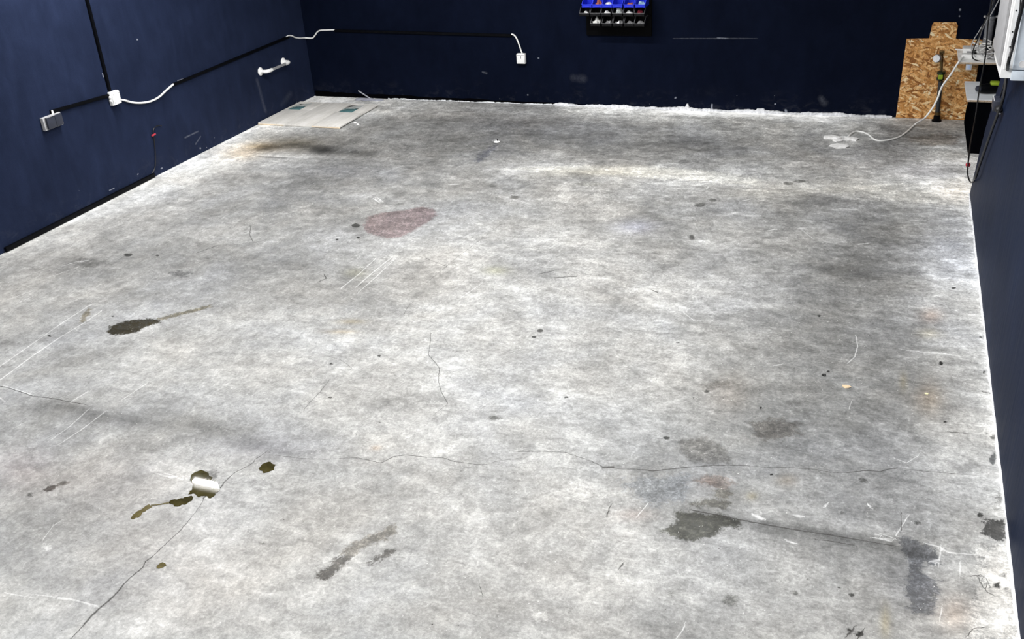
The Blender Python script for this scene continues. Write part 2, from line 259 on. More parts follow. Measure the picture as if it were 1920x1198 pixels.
for (sx, m) in [((6.691,3.642,0.0123,0.0035,0.0006,0.0147), .2), ((6.732,3.220,0.0131,0.0039,0.0009,0.0153), .16), ((6.756,3.281,0.0075,0.0022,0.0006,0.0094), .16), ((6.757,3.209,0.0056,0.0017,0.0004,0.0061), .2), ((6.681,3.363,0.0078,0.0023,0.0003,0.0065), .25), ((6.219,3.009,0.0095,0.0028,-0.0005,0.0088), .2),
                ((6.217,2.824,0.0073,0.0022,-0.0005,0.0080), .2), ((6.014,2.960,0.0096,0.0029,-0.0009,0.0087), .55), ((6.227,3.754,0.0154,0.0043,-0.0008,0.0159), .45), ((6.448,3.515,0.0103,0.0030,-0.0000,0.0071), .4), ((6.154,3.499,0.0084,0.0024,-0.0005,0.0072), .4), ((5.835,3.688,0.0091,0.0025,-0.0010,0.0080), .08),
                ((6.174,3.038,0.0096,0.0029,-0.0004,0.0059), .25), ((4.900,6.947,0.0390,0.0077,-0.0084,0.0444), .45), ((4.972,7.065,0.0275,0.0054,-0.0061,0.0341), .5), ((4.964,6.312,0.0180,0.0038,-0.0093,0.0476), .4), ((2.556,2.598,0.0153,0.0044,-0.0097,0.0099), .4), ((2.445,6.010,0.0332,0.0069,-0.0217,0.0397), .32),
                ((1.016,5.127,0.0331,0.0073,-0.0213,0.0253), .3), ((1.249,5.169,0.0123,0.0027,-0.0135,0.0169), .3), ((6.557,4.904,0.0104,0.0027,0.0003,0.0233), .12), ((6.763,4.866,0.0076,0.0020,0.0008,0.0170), .12), ((6.762,5.252,0.0054,0.0013,0.0006,0.0128), .12), ((5.718,4.229,0.0050,0.0013,-0.0013,0.0098), .05), ((5.906,5.307,0.0088,0.0021,-0.0012,0.0137), .05),
                ((6.641,5.862,0.0120,0.0028,0.0004,0.0154), .2), ((6.568,4.330,0.0071,0.0019,0.0002,0.0096), .12), ((3.570,4.227,0.0122,0.0031,-0.0058,0.0113), .25), ((3.342,4.074,0.0091,0.0023,-0.0063,0.0109), .25), ((3.886,3.599,0.0107,0.0029,-0.0046,0.0089), .4), ((3.524,3.751,0.0085,0.0023,-0.0042,0.0072), .3), ((4.363,4.655,0.0121,0.0030,-0.0043,0.0123), .2),
                ((4.374,4.739,0.0184,0.0045,-0.0065,0.0190), .3), ((4.743,4.074,0.0107,0.0028,-0.0032,0.0100), .3), ((5.323,3.850,0.0123,0.0034,-0.0029,0.0132), .25), ((5.180,4.793,0.0058,0.0014,-0.0026,0.0123), .1), ((4.455,3.794,0.0368,0.0099,-0.0072,0.0184), .5), ((2.628,5.950,0.2433,0.0512,-0.0204,0.0388), 1.0), ((2.585,5.793,0.0120,0.0026,-0.0101,0.0186), .15),
                ((2.440,5.731,0.0121,0.0026,-0.0105,0.0185), .15), ((1.408,3.933,0.0139,0.0035,-0.0111,0.0116), .15), ((1.623,4.261,0.0107,0.0026,-0.0082,0.0096), .15), ((5.256,4.247,0.0053,0.0014,-0.0022,0.0102), .15), ((5.377,4.237,0.0052,0.0014,-0.0020,0.0101), .2), ((5.522,4.275,0.0078,0.0021,-0.0017,0.0101), .3), ((5.430,4.320,0.0105,0.0028,-0.0028,0.0155), .3),
                ((6.772,4.251,0.0069,0.0019,0.0010,0.0184), .35), ((6.744,4.275,0.0046,0.0013,0.0007,0.0139), .35), ((6.769,3.760,0.0063,0.0018,0.0036,0.0617), .5), ((6.752,3.714,0.0041,0.0012,0.0012,0.0226), .6), ((6.235,2.819,0.0054,0.0017,-0.0003,0.0053), .15), ((6.256,2.812,0.0126,0.0038,-0.0007,0.0133), .2), ((4.740,2.405,0.0039,0.0012,-0.0023,0.0050), .15), ((4.842,2.431,0.0039,0.0012,-0.0022,0.0050), .15),
                ((3.105,2.621,0.0170,0.0049,-0.0054,0.0064), 1.0), ((3.837,2.619,0.0090,0.0026,-0.0040,0.0060), .5), ((5.567,2.817,0.0098,0.0029,-0.0025,0.0113), .5), ((5.789,2.854,0.0307,0.0092,-0.0046,0.0284), .62), ((3.940,7.238,0.1027,0.0192,-0.0146,0.0495), .85), ((3.441,6.826,0.0340,0.0066,-0.0128,0.0346), .5), ((5.482,7.539,0.0399,0.0075,-0.0041,0.0371), .55), ((5.565,7.605,0.0480,0.0089,-0.0032,0.0312), .55)]:
    if m >= 1: continue
    SPOTS.append(([(sx[0] + sx[2] * math.cos(a) + sx[4] * math.sin(a), sx[1] + sx[3] * math.cos(a) + sx[5] * math.sin(a)) for a in np.arange(12) * math.pi / 6], .006 if m < .35 else .015, (m, m, m * .98)))
TINTS = [  # soft colour wash: centre + half axes, multiplier
 ((0.407,7.443,0.2164,0.0365,-0.1244,0.1807), (1.10,.97,.82)), ((0.493,7.676,0.2197,0.0361,-0.0931,0.1409), (1.0,.84,.62)), ((0.754,7.839,0.2741,0.0443,-0.1199,0.1932), (1.0,.93,.80)), ((6.498,4.539,0.0641,0.0170,0.0007,0.1702), (1.04,.93,.82)), ((6.510,5.454,0.0626,0.0152,0.0006,0.0978), (1.02,.88,.80)), ((6.495,5.231,0.0661,0.0164,0.0002,0.0652), (1.02,.97,.84)),
 ((6.342,2.906,0.0182,0.0055,-0.0027,0.0897), (1.06,.98,.78)), ((6.578,3.019,0.0617,0.0187,0.0024,0.0984), (1.05,.94,.86)), ((6.376,4.666,0.0204,0.0053,-0.0016,0.0995), (.95,.88,.72)), ((5.581,3.555,0.0453,0.0128,-0.0070,0.0389), (1.02,.94,.90)), ((5.317,3.246,0.0788,0.0227,-0.0106,0.0422), (1.02,.95,.93)),
 ((4.541,6.425,0.1502,0.0313,-0.0350,0.1414), (.93,.94,1.06)), ((3.203,4.571,0.0855,0.0209,-0.0177,0.0322), (1.03,.95,.80)), ((3.205,4.436,0.0967,0.0239,-0.0139,0.0247), (1.06,.96,.82)), ((2.866,5.222,0.0808,0.0184,-0.0436,0.0798), (.98,.97,.85)), ((3.804,5.480,0.0849,0.0193,-0.0254,0.0651), (1.02,1.02,.86)),
 ((3.985,3.393,0.0257,0.0071,-0.0107,0.0205), (1.0,.88,.78)), ((3.472,2.403,0.4453,0.1314,-0.2929,0.3686), (1.0,.985,.985)), ((2.353,2.755,0.1602,0.0449,-0.1470,0.1472), (1.03,.97,.96)), ((2.840,2.803,0.4093,0.1154,-0.1925,0.2212), (1.0,.98,.98)), ((6.412,3.145,0.1140,0.0340,-0.0021,0.1573), (.97,.985,1.03)),
 ((3.452,3.246,0.2877,0.0794,-0.0697,0.1065), (.96,.965,1.02)), ((6.098,8.233,0.4892,0.0846,-0.0146,0.3753), (.99,.985,1.0)), ((6.629,6.437,0.1930,0.0423,0.0116,0.5777), (.97,.99,1.05)), ((1.669,7.166,0.3900,0.0700,-0.1070,0.1902), (.96,.98,1.04)), ((6.505,8.034,0.2734,0.0491,0.0008,0.2143), (.98,.98,1.03)),
 ((2.920,8.763,0.8285,0.1231,-0.1263,0.3605), (.98,.99,1.03)), ((6.726,7.580,0.1834,0.0351,0.0075,0.2660), (1.03,.98,.92)), ((5.519,4.280,0.1033,0.0274,-0.0263,0.1560), (1.02,.98,.95)), ((5.775,3.511,0.0220,0.0063,-0.0043,0.0301), (.92,.86,.70)), ((5.905,3.667,0.0447,0.0126,-0.0054,0.0477), (1.03,.95,.86)),
 ((5.580,4.403,0.0787,0.0206,-0.0250,0.1621), (1.0,.97,.94)), ((3.843,7.487,0.5251,0.0951,-0.0353,0.1190), (1.03,1.0,.93)), ((5.589,7.363,0.7644,0.1464,-0.0219,0.2172), (1.02,1.0,.96)), ((5.527,4.153,0.7954,0.2131,-0.1540,0.9006), (.985,.995,1.0)),
]
BANDS = [  # soft line: points, sigma (m), multiplier
 ([(0.5686,7.654),(0.766,7.771),(1.057,7.734),(1.21,7.693)], .085, .40), ([(1.129,7.713),(1.383,7.673),(1.668,7.672)], .07, .62), ([(0.5935,7.9),(0.9268,7.954),(1.3,7.927)], .08, .80), ([(0.4343,7.581),(0.5686,7.654)], .06, .72),
 ([(0.6445,7.402),(0.7964,7.396),(0.9419,7.397)], .014, .6), ([(3.01,8.508),(2.524,8.346),(2.154,8.166)], .09, .86), ([(6.152,9.159),(6.421,9.036),(6.723,8.987)], .10, .72),
 ([(2.016,3.284),(2.433,3.27),(2.766,3.291),(3.092,3.303),(3.372,3.272),(3.648,3.226)], .055, .80),
 ([(2.089,3.287),(2.356,3.276),(2.642,3.273)], .03, .82), ([(4.256,3.279),(4.577,3.292),(4.833,3.303)], .05, .90),
 ([(5.529,3.341),(5.779,3.328),(5.996,3.334),(6.206,3.336),(6.369,3.337),(6.488,3.326)], .030, .70), ([(5.892,3.304),(6.126,3.299),(6.41,3.286)], .06, .85),
 ([(2.869,7.497),(3.609,7.528),(4.175,7.52),(4.711,7.511),(5.247,7.508)], .045, 1.15), ([(2.321,7.341),(3.041,7.441),(3.621,7.488)], .02, 1.15),
 ([(3.381,7.587),(3.684,7.698),(4.171,7.643),(4.409,7.603)], .06, 1.15), ([(0.715,7.43),(1.05,7.455),(1.259,7.491)], .025, 1.35), ([(1.439,7.474),(1.81,7.507),(2.025,7.513)], .02, 1.15),
 ([(5.599,7.462),(5.982,7.32),(6.356,7.325),(6.683,7.333)], .035, 1.0), ([(5.551,7.355),(5.95,7.211),(6.138,7.192)], .02, .85),
 ([(6.789,7.832),(6.776,7.363),(6.78,6.383),(6.788,5.467),(6.788,4.54),(6.793,3.917),(6.788,3.35),(6.787,2.953)], .022, 1.22),
 ([(-0.0009,4.902),(0.0043,5.444),(0.0102,6.055),(0.0067,6.763),(0.0136,7.562),(0.0308,8.179)], .05, 1.12),
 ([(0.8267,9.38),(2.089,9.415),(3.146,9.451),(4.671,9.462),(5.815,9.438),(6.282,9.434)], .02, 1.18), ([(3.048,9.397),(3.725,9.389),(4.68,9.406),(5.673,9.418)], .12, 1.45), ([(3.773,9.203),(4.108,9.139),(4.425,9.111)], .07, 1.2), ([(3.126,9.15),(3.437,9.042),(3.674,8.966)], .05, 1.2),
 ([(6.429,4.819),(6.422,4.651),(6.414,4.491)], .012, .92), ([(3.865,4.579),(3.851,4.096),(3.76,3.732),(3.507,3.456)], .06, .93), ([(3.198,4.448),(2.818,4.215),(2.575,4.02)], .05, .95),
 ([(4.766,5.118),(5.137,5.135),(5.51,5.156),(5.815,5.128)], .03, .86), ([(3.571,5.767),(4.319,5.884),(5.026,6.031)], .012, .86), ([(2.316,5.395),(2.141,4.986),(1.943,4.599)], .04, .94),
 ([(4.155,3.918),(4.052,3.837),(3.899,3.769),(3.763,3.787)], .05, .86), ([(3.935,3.888),(3.884,3.83),(3.822,3.765)], .03, .82), ([(3.347,4.183),(3.455,4.375),(3.657,4.392)], .04, .9),
 ([(6.065,6.452),(6.366,6.564),(6.567,6.654)], .05, .88), ([(6,5.871),(6.218,5.962),(6.436,6.036)], .05, .82), ([(4.369,6.549),(4.737,6.518),(5.071,6.384)], .05, .95),
 ([(1.695,6.75),(1.352,6.964),(1.04,6.764)], .05, .88),
]
def ring(s): return [(s[0] + s[2] * math.cos(a) + s[4] * math.sin(a), s[1] + s[3] * math.cos(a) + s[5] * math.sin(a)) for a in np.arange(21) * math.pi / 10]
BANDS += [(ring((3.282,7.101,0.1321,0.0248,-0.0421,0.1120)), .018, .78), (ring((3.826,7.177,0.1029,0.0193,-0.0306,0.0988)), .016, 1.22), (ring((4.557,6.610,0.0997,0.0204,-0.0201,0.0838)), .02, .92), (ring((4.359,7.342,0.0926,0.0173,-0.0151,0.0623)), .02, 1.1)]
CRACKS = [
 ([(3.438,1.881),(3.428,1.928),(3.425,2)], .0022), ([(3.425,2),(3.419,2.046),(3.421,2.092),(3.427,2.134),(3.429,2.188),(3.421,2.233)], (.0052,.0042)), ([(3.421,2.233),(3.42,2.276),(3.431,2.343),(3.416,2.379),(3.425,2.406),(3.427,2.477),(3.429,2.532),(3.433,2.582),(3.424,2.678)], (.0034,.0018)),
 ([(3.424,2.678),(3.412,2.749),(3.397,2.809)], (.0012,.0012)), ([(3.392,2.816),(3.381,2.862),(3.386,2.88)], (.006,.004)),
 ([(3.426,2.875),(3.413,2.943),(3.413,2.977),(3.416,3.026)], (.0030,.0020)), ([(3.416,3.026),(3.441,3.077),(3.459,3.118),(3.449,3.143),(3.465,3.202),(3.47,3.237)], (.0022,.0014)),
 ([(3.498,3.198),(3.597,3.211),(3.683,3.217),(3.813,3.249),(3.909,3.289),(3.964,3.295),(4.068,3.288),(4.105,3.357),(4.152,3.379),(4.26,3.391),(4.337,3.408)], (.0012,.0026)), ([(4.337,3.408),(4.398,3.394),(4.519,3.401),(4.566,3.418),(4.595,3.448),(4.707,3.511)], (.0022,.0010)),
 ([(4.666,3.549),(4.763,3.58),(4.889,3.606),(4.961,3.586),(5.031,3.57),(5.091,3.543)], .0022), ([(5.092,3.539),(5.139,3.552)], .010), ([(5.14,3.548),(5.178,3.55),(5.249,3.566)], .0018),
 ([(5.249,3.566),(5.322,3.574),(5.4,3.612),(5.468,3.644),(5.559,3.682),(5.639,3.709),(5.721,3.728)], (.0038,.0028)), ([(5.721,3.728),(5.815,3.737),(5.906,3.763),(5.998,3.78),(6.09,3.777),(6.158,3.796)], .0017), ([(6.158,3.796),(6.235,3.834),(6.291,3.841),(6.335,3.874),(6.368,3.892)], .003), ([(6.368,3.892),(6.446,3.893),(6.578,3.909),(6.686,3.924)], .0014),
 ([(3.749,4.55),(3.812,4.398),(3.843,4.309),(3.932,4.225),(3.969,4.186),(4.023,4.052),(4.085,3.955),(4.166,3.857)], .0016), ([(4.166,3.857),(4.153,3.805),(4.139,3.749)], .0010), ([(3.424,3.908),(3.439,3.785),(3.439,3.674),(3.447,3.606)], .0015), ([(3.107,4.077),(3.239,4.155),(3.378,4.127),(3.484,4.061)], .0011),
 ([(1.588,3.362),(1.65,3.361),(1.859,3.328),(2.023,3.337),(2.091,3.332),(2.23,3.335)], .0030), ([(5.551,3.344),(5.778,3.335),(5.91,3.334),(6.123,3.34),(6.369,3.344)], (.004,.002)), ([(6.208,3.303),(6.125,3.303),(6.064,3.295)], .002),
 ([(1.624,5.816),(1.713,5.671),(1.812,5.565)], .0025), ([(1.523,5.279),(1.584,5.423)], .004), ([(4.227,5.456),(4.357,5.511)], .006), ([(4.105,5.488),(4.191,5.567)], .004), ([(3.254,5.556),(3.451,5.462)], .0022), ([(3.54,6.27),(3.458,5.648),(3.422,5.194)], .0012),
 ([(2.694,5.052),(2.715,5.1),(2.669,5.151)], .004), ([(3.479,4.734),(3.456,4.841),(3.456,4.919)], .0014), ([(4.84,2.645),(4.868,2.604)], .0012), ([(4.894,5.415),(4.922,5.398)], .006), ([(6.218,2.8),(6.238,2.839)], .004), ([(6.266,2.833),(6.255,2.795)], .0035),
 ([(3.015,7.508),(3.63,7.462),(4.195,7.443),(4.726,7.436),(5.172,7.455)], .0022), ([(5.102,7.367),(5.467,7.388)], .003), ([(6.753,4.658),(6.789,4.652)], .004), ([(6.585,4.245),(6.654,4.255)], .004), ([(5.201,3.277),(5.202,3.213)], .003), ([(5.341,2.912),(5.347,2.93)], .004),
 ([(6.64,3.244),(6.663,3.257),(6.676,3.209),(6.696,3.17),(6.714,3.161)], .0018), ([(6.678,3.261),(6.696,3.245),(6.705,3.203)], .0014), ([(6.62,2.923),(6.639,2.961),(6.683,2.98)], .0016), ([(6.385,3.572),(6.387,3.448)], .0012),
]
SCUFFS = [
 ([(1.4,3.524),(1.377,3.819),(1.35,4.118),(1.344,4.343),(1.352,4.369)], .0045), ([(1.533,3.396),(1.5,3.694),(1.488,3.925),(1.498,4.147),(1.488,4.306)], .0050), ([(2.303,3.002),(2.308,3.131),(2.285,3.295)], .0030), ([(2.377,2.988),(2.394,3.134),(2.394,3.302)], .0035), ([(2.13,3.343),(2.146,3.45)], .0030), ([(2.401,3.426),(2.42,3.61)], .0032),
 ([(2.894,4.988),(2.903,5.231),(2.893,5.485)], .0040), ([(2.985,5.026),(2.986,5.267),(2.998,5.527)], .0045), ([(3.039,4.956),(3.042,5.192),(3.033,5.516)], .0030), ([(3.734,5.024),(3.788,5.279)], .0028), ([(6.387,5.003),(6.521,5.019),(6.652,5.005)], .0050), ([(6.36,5.008),(6.547,5.002)], .0025),
 ([(3.189,2.087),(3.29,2.099),(3.427,2.097)], .0040), ([(3.088,2.076),(3.259,2.102),(3.408,2.103)], .0022), ([(2.973,2.048),(3.102,2.061)], .002), ([(6.121,5.105),(6.136,4.983),(6.126,4.859),(6.097,4.792)], .0030), ([(6.367,3.414),(6.391,3.484),(6.41,3.55)], .0028), ([(6.306,3.407),(6.368,3.39)], .0022),
 ([(6.527,3.279),(6.538,3.39)], .0028), ([(6.527,2.976),(6.535,3.035)], .0022), ([(6.602,3.233),(6.605,3.321)], .0018), ([(2.869,2.361),(2.841,2.455),(2.85,2.485)], .0022), ([(5.645,2.639),(5.65,2.676)], .0028), ([(5.632,2.599),(5.645,2.642)], .0022),
 ([(5.138,5.164),(5.212,5.083)], .0028), ([(5.685,6.593),(5.77,6.455)], .0022), ([(0.7092,4.307),(0.7607,4.447)], .003), ([(0.8149,4.249),(0.8356,4.37)], .0025), ([(0.7033,4.656),(0.8024,4.865)], .0025),
 ([(0.6649,4.853),(0.7089,4.94),(0.777,4.975)], .004), ([(0.7443,4.929),(0.7913,4.998)], .003), ([(2.297,6.579),(2.397,6.499)], .005), ([(2.317,6.608),(2.412,6.527)], .004), ([(2.8,7.011),(2.862,7.036)], .010), ([(4.884,7.301),(4.887,7.352)], .006), ([(3.068,2.911),(3.142,2.905)], .004), ([(3.093,2.927),(3.154,2.921)], .003),
 ([(5.33,3.239),(5.354,3.337)], .0022), ([(5.454,6.545),(5.505,6.576)], .006), ([(5.663,6.629),(5.734,6.654)], .007), ([(5.186,7.084),(5.24,7.129)], .006), ([(6.066,6.424),(6.126,6.456)], .006), ([(6.434,5.215),(6.605,5.239)], .002), ([(6.13,4.339),(6.138,4.407)], .002), ([(6.356,3.96),(6.401,3.939)], .002), ([(6.401,3.939),(6.446,4.006)], .0018),
 ([(5.958,3.254),(5.98,3.25)], .006), ([(6.504,3.288),(6.527,3.305)], .008), ([(6.489,3.392),(6.524,3.389),(6.557,3.366)], .005), ([(6.559,3.36),(6.664,3.377)], .003), ([(6.287,3.374),(6.344,3.37)], .005), ([(5.805,3.383),(5.835,3.37)], .010), ([(5.976,3.429),(5.987,3.428)], .010), ([(6.082,3.53),(6.088,3.543)], .006), ([(6.257,3.58),(6.262,3.574)], .006),
 ([(1.693,3.261),(1.745,3.24)], .005), ([(1.619,3.371),(1.85,3.337)], .004), ([(2.842,4.733),(2.641,4.607)], .0015), ([(5.737,4.67),(5.757,4.687)], .005),
]
ys = np.concatenate([np.arange(-3.0, 1.6, 0.3), np.arange(1.6, 9.52, 0.012)]); ys[-1] = 9.52
xs = np.linspace(0, 7.3, 609)
GX, GY = np.meshgrid(xs, ys); P2 = np.stack([GX.ravel(), GY.ravel()], 1); NV = len(P2)
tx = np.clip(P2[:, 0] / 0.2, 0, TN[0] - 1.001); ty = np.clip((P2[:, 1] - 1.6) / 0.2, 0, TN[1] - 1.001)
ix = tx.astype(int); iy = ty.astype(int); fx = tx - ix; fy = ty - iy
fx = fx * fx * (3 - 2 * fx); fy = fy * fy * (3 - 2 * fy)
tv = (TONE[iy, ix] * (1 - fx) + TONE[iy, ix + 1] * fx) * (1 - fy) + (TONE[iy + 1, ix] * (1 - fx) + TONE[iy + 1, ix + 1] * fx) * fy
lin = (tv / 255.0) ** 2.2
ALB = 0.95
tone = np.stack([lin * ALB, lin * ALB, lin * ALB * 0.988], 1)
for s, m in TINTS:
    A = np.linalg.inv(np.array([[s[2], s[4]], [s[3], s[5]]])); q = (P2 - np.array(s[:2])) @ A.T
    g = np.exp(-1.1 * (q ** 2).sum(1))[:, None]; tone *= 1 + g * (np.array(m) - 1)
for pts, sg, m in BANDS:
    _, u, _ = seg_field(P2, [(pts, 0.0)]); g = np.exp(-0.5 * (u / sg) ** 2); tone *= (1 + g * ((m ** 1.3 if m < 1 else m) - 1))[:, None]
sd = np.full(NV, -15.0); scol = np.ones((NV, 3))
for poly, soft, m in SPOTS:
    pa = np.array(poly); lo = pa.min(0) - 0.15 - soft * 3; hi = pa.max(0) + 0.15 + soft * 3
    idx = np.nonzero(((P2 >= lo) & (P2 <= hi)).all(1))[0]
    d = np.clip(poly_sd(P2[idx], poly) / soft, -15, 15); k = (d > sd[idx]) | ((d > -.4) & (len(poly) == 12) & (np.ptp(pa[:, 0]) < .12))
    sd[idx[k]] = d[k]; scol[idx[k]] = [c ** 1.38 if c < 1 else c for c in m]
cs, cu, cw = seg_field(P2, CRACKS); ss, su, sw = seg_field(P2, SCUFFS)

me = bpy.data.meshes.new('floor')
nx, ny = len(xs), len(ys)
co = np.zeros((NV, 3), np.float32); co[:, :2] = P2
me.vertices.add(NV); me.vertices.foreach_set('co', co.ravel())
a = (np.arange(ny - 1)[:, None] * nx + np.arange(nx - 1)).ravel()
quad = np.stack([a, a + 1, a + 1 + nx, a + nx], 1).astype(np.int32); nq = len(quad)
me.loops.add(nq * 4); me.loops.foreach_set('vertex_index', quad.ravel())
me.polygons.add(nq); me.polygons.foreach_set('loop_start', np.arange(0, nq * 4, 4, dtype=np.int32))
me.update(calc_edges=True)
def vattr(me, name, arr, typ='FLOAT'):
    at = me.attributes.new(name, typ, 'POINT')
    if typ == 'FLOAT': at.data.foreach_set('value', np.ascontiguousarray(arr, np.float32))
    else: at.data.foreach_set('vector', np.ascontiguousarray(arr, np.float32).ravel())
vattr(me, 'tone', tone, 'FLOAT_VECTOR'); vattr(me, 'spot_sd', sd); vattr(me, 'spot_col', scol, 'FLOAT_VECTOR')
for nm, arr in (('crack_s', cs), ('crack_u', cu), ('crack_w', cw), ('scuff_s', ss), ('scuff_u', su), ('scuff_w', sw)): vattr(me, nm, np.clip(arr, -.2, .2))

def floor_material():
    n = NT('worn_concrete'); p = n.pos()
    n1 = n.noise(p, 2.2, 9, 0.64, 0.6)                                            # broad mottling
    mid = n.noise(n.map(p, (1, 1.25, 1), (0, 0, .3)), 8.5, 8, 0.68, 0.8)          # hand sized blotches
    st = n.noise(n.map(p, (1.0, 2.6, 1)), 3.6, 10, 0.74, 1.1)                      # trowel streaks across the room
    st2 = n.noise(n.map(p, (3.8, 1.0, 1), (0, 0, 0.2)), 3.4, 9, 0.70, 0.7)        # wheel streaks along the room
    fine = n.noise(n.map(p, (1.0, 3.4, 1)), 26, 7, 0.8, 0.8)                     # fine trowel lines
    gr = n.noise(p, 70, 6, 0.85)                                                  # grain
    gr2 = n.noise(n.map(p, (1.25, 1, 1), (0, 0, .4)), 24, 7, 0.8, 0.9)
    X = n.mad(n.xyz(p)[0], 0.16, 0.0, True)                                       # wheels ran on the left, trowel marks show on the right
    def cen(f, amt): return n.mul(n.mad(f, 1, -0.5), amt)
    v = n.add(cen(n1, 1.35), cen(mid, 1.4))
    v = n.add(v, n.mul(cen(st, 1.35), n.mad(X, 0.65, 0.45))); v = n.add(v, n.mul(cen(st2, 1.05), n.mad(X, -0.85, 0.9)))
    v = n.add(v, n.mul(cen(fine, 1.0), n.mad(X, 0.9, 0.05)))
    v = n.add(v, cen(gr, 1.7)); v = n.add(v, cen(gr2, 1.7))
    amp = n.math('MINIMUM', n.mad(n.xyz(p)[1], 0.085, n.mad(X, 0.22, 0.52)), 1.45)     # less worn smooth toward the far end
    k = n.math('POWER', 2.718, n.mul(v, amp))
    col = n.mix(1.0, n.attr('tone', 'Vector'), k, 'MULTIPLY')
    # colour drift
    cn = n.noise(p, 1.3, 4, 0.6, 0.3, color=True)
    col = n.mix(1.0, col, n.ramp(cn, [(0.35, (1.02, 0.997, 0.96)), (0.5, (1, 1, 0.99)), (0.65, (0.98, 0.995, 1.025))]), 'MULTIPLY')
    # stains and other spots with ragged edges
    rag = n.add(n.mul(n.mad(n.noise(p, 20, 8, 0.78, 0.6), 1, -0.5), 5.5), n.mul(n.mad(gr, 1, -0.5), 4.0))
    ms = n.math('MULTIPLY_ADD', n.add(n.attr('spot_sd'), rag), 1.7, 0.5, True)
    ms = n.mul(ms, n.mad(n.add(gr2, gr), 1.0, -0.03, True))
    dk_ = n.mad(n.xyz(n.attr('spot_col', 'Vector'))[0], -1.1, 1.45, True)          # pale patches stay smooth
    grit = n.math('POWER', 2.718, n.mul(dk_, n.add(n.add(cen(gr, 1.6), cen(gr2, 2.2)), cen(n.noise(p, 38, 5, 0.75, 1.5), 1.6))))
    col = n.mix(ms, col, n.mix(1.0, n.mix(1.0, col, n.attr('spot_col', 'Vector'), 'MULTIPLY'), grit, 'MULTIPLY'))
    # hairline wander lines and pale scratches
    cont = n.math('ABSOLUTE', n.mad(n.noise(n.map(p, (1, 1.6, 1)), 4.5, 3, 0.6, 1.2), 1, -0.5))
    hair = n.mul(n.math('LESS_THAN', cont, 0.0022), n.math('GREATER_THAN', n.noise(p, 7, 2), 0.56))
    col = n.mix(n.mul(hair, 0.35), col, n.mix(1.0, col, 0.45, 'MULTIPLY'))
    cont2 = n.math('ABSOLUTE', n.mad(n.noise(n.map(p, (1, 3.2, 1), (0, 0, -0.1), (3, 1, 0)), 6.0, 4, 0.62, 0.8), 1, -0.5))
    pale = n.mul(n.math('LESS_THAN', cont2, 0.006), n.math('GREATER_THAN', n.noise(p, 9, 3), 0.52))
    col = n.mix(n.mul(pale, 0.35), col, n.mix(1.0, col, 1.45, 'MULTIPLY'))
    # specks: white paint flecks, dark crumbs
    fl = n.mul(n.math('LESS_THAN', n.voro(p, 30), n.ramp(gr2, [(.4, .03), (.7, .10)])), n.math('GREATER_THAN', n.noise(p, 5, 3), 0.44))
    col = n.mix(n.mul(fl, 0.7), col, (0.85, 0.85, 0.83))
    dk = n.mul(n.math('LESS_THAN', n.voro(n.map(p, (1, 1, 1), (0, 0, 0), (5, 7, 0)), 14), 0.045), n.math('GREATER_THAN', n.noise(p, 3.1, 2), 0.56))
    col = n.mix(n.mul(dk, 0.75), col, (0.05, 0.048, 0.045))
    # scratches
    jit = n.mul(n.mad(n.noise(p, 40, 4), 1, -0.5), 0.012)
    def line(pre, j, cut):
        s = n.math('ABSOLUTE', n.add(n.attr(pre + '_s'), j))
        m = n.math('SUBTRACT', 1.35, n.math('DIVIDE', s, n.attr(pre + '_w')), clamp=True)
        return n.mul(m, n.math('LESS_THAN', n.attr(pre + '_u'), cut))
    sc_ = n.mul(line('scuff', n.mul(jit, 0.35), 0.02), n.mad(gr2, 2.6, -0.5, True))
    col = n.mix(n.mul(sc_, 0.85), col, n.mix(1.0, n.mix(0.5, col, 0.55), 1.5, 'MULTIPLY'))
    ck = line('crack', jit, 0.02)
    col = n.mix(n.mul(ck, 0.82), col, (0.035, 0.032, 0.03))
    h = n.add(n.mul(gr, 0.5), n.mul(ck, -1.5)); h = n.add(h, n.mul(gr2, 0.6))
    n.set(color=col, rough=n.mad(n1, 0.3, 0.5, True), spec=0.12)
    n.bump(h, 0.35, 0.004)
    return n.m
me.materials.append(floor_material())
floor = bpy.data.objects.new('floor', me); C.objects.link(floor); tag(floor, kind='structure')

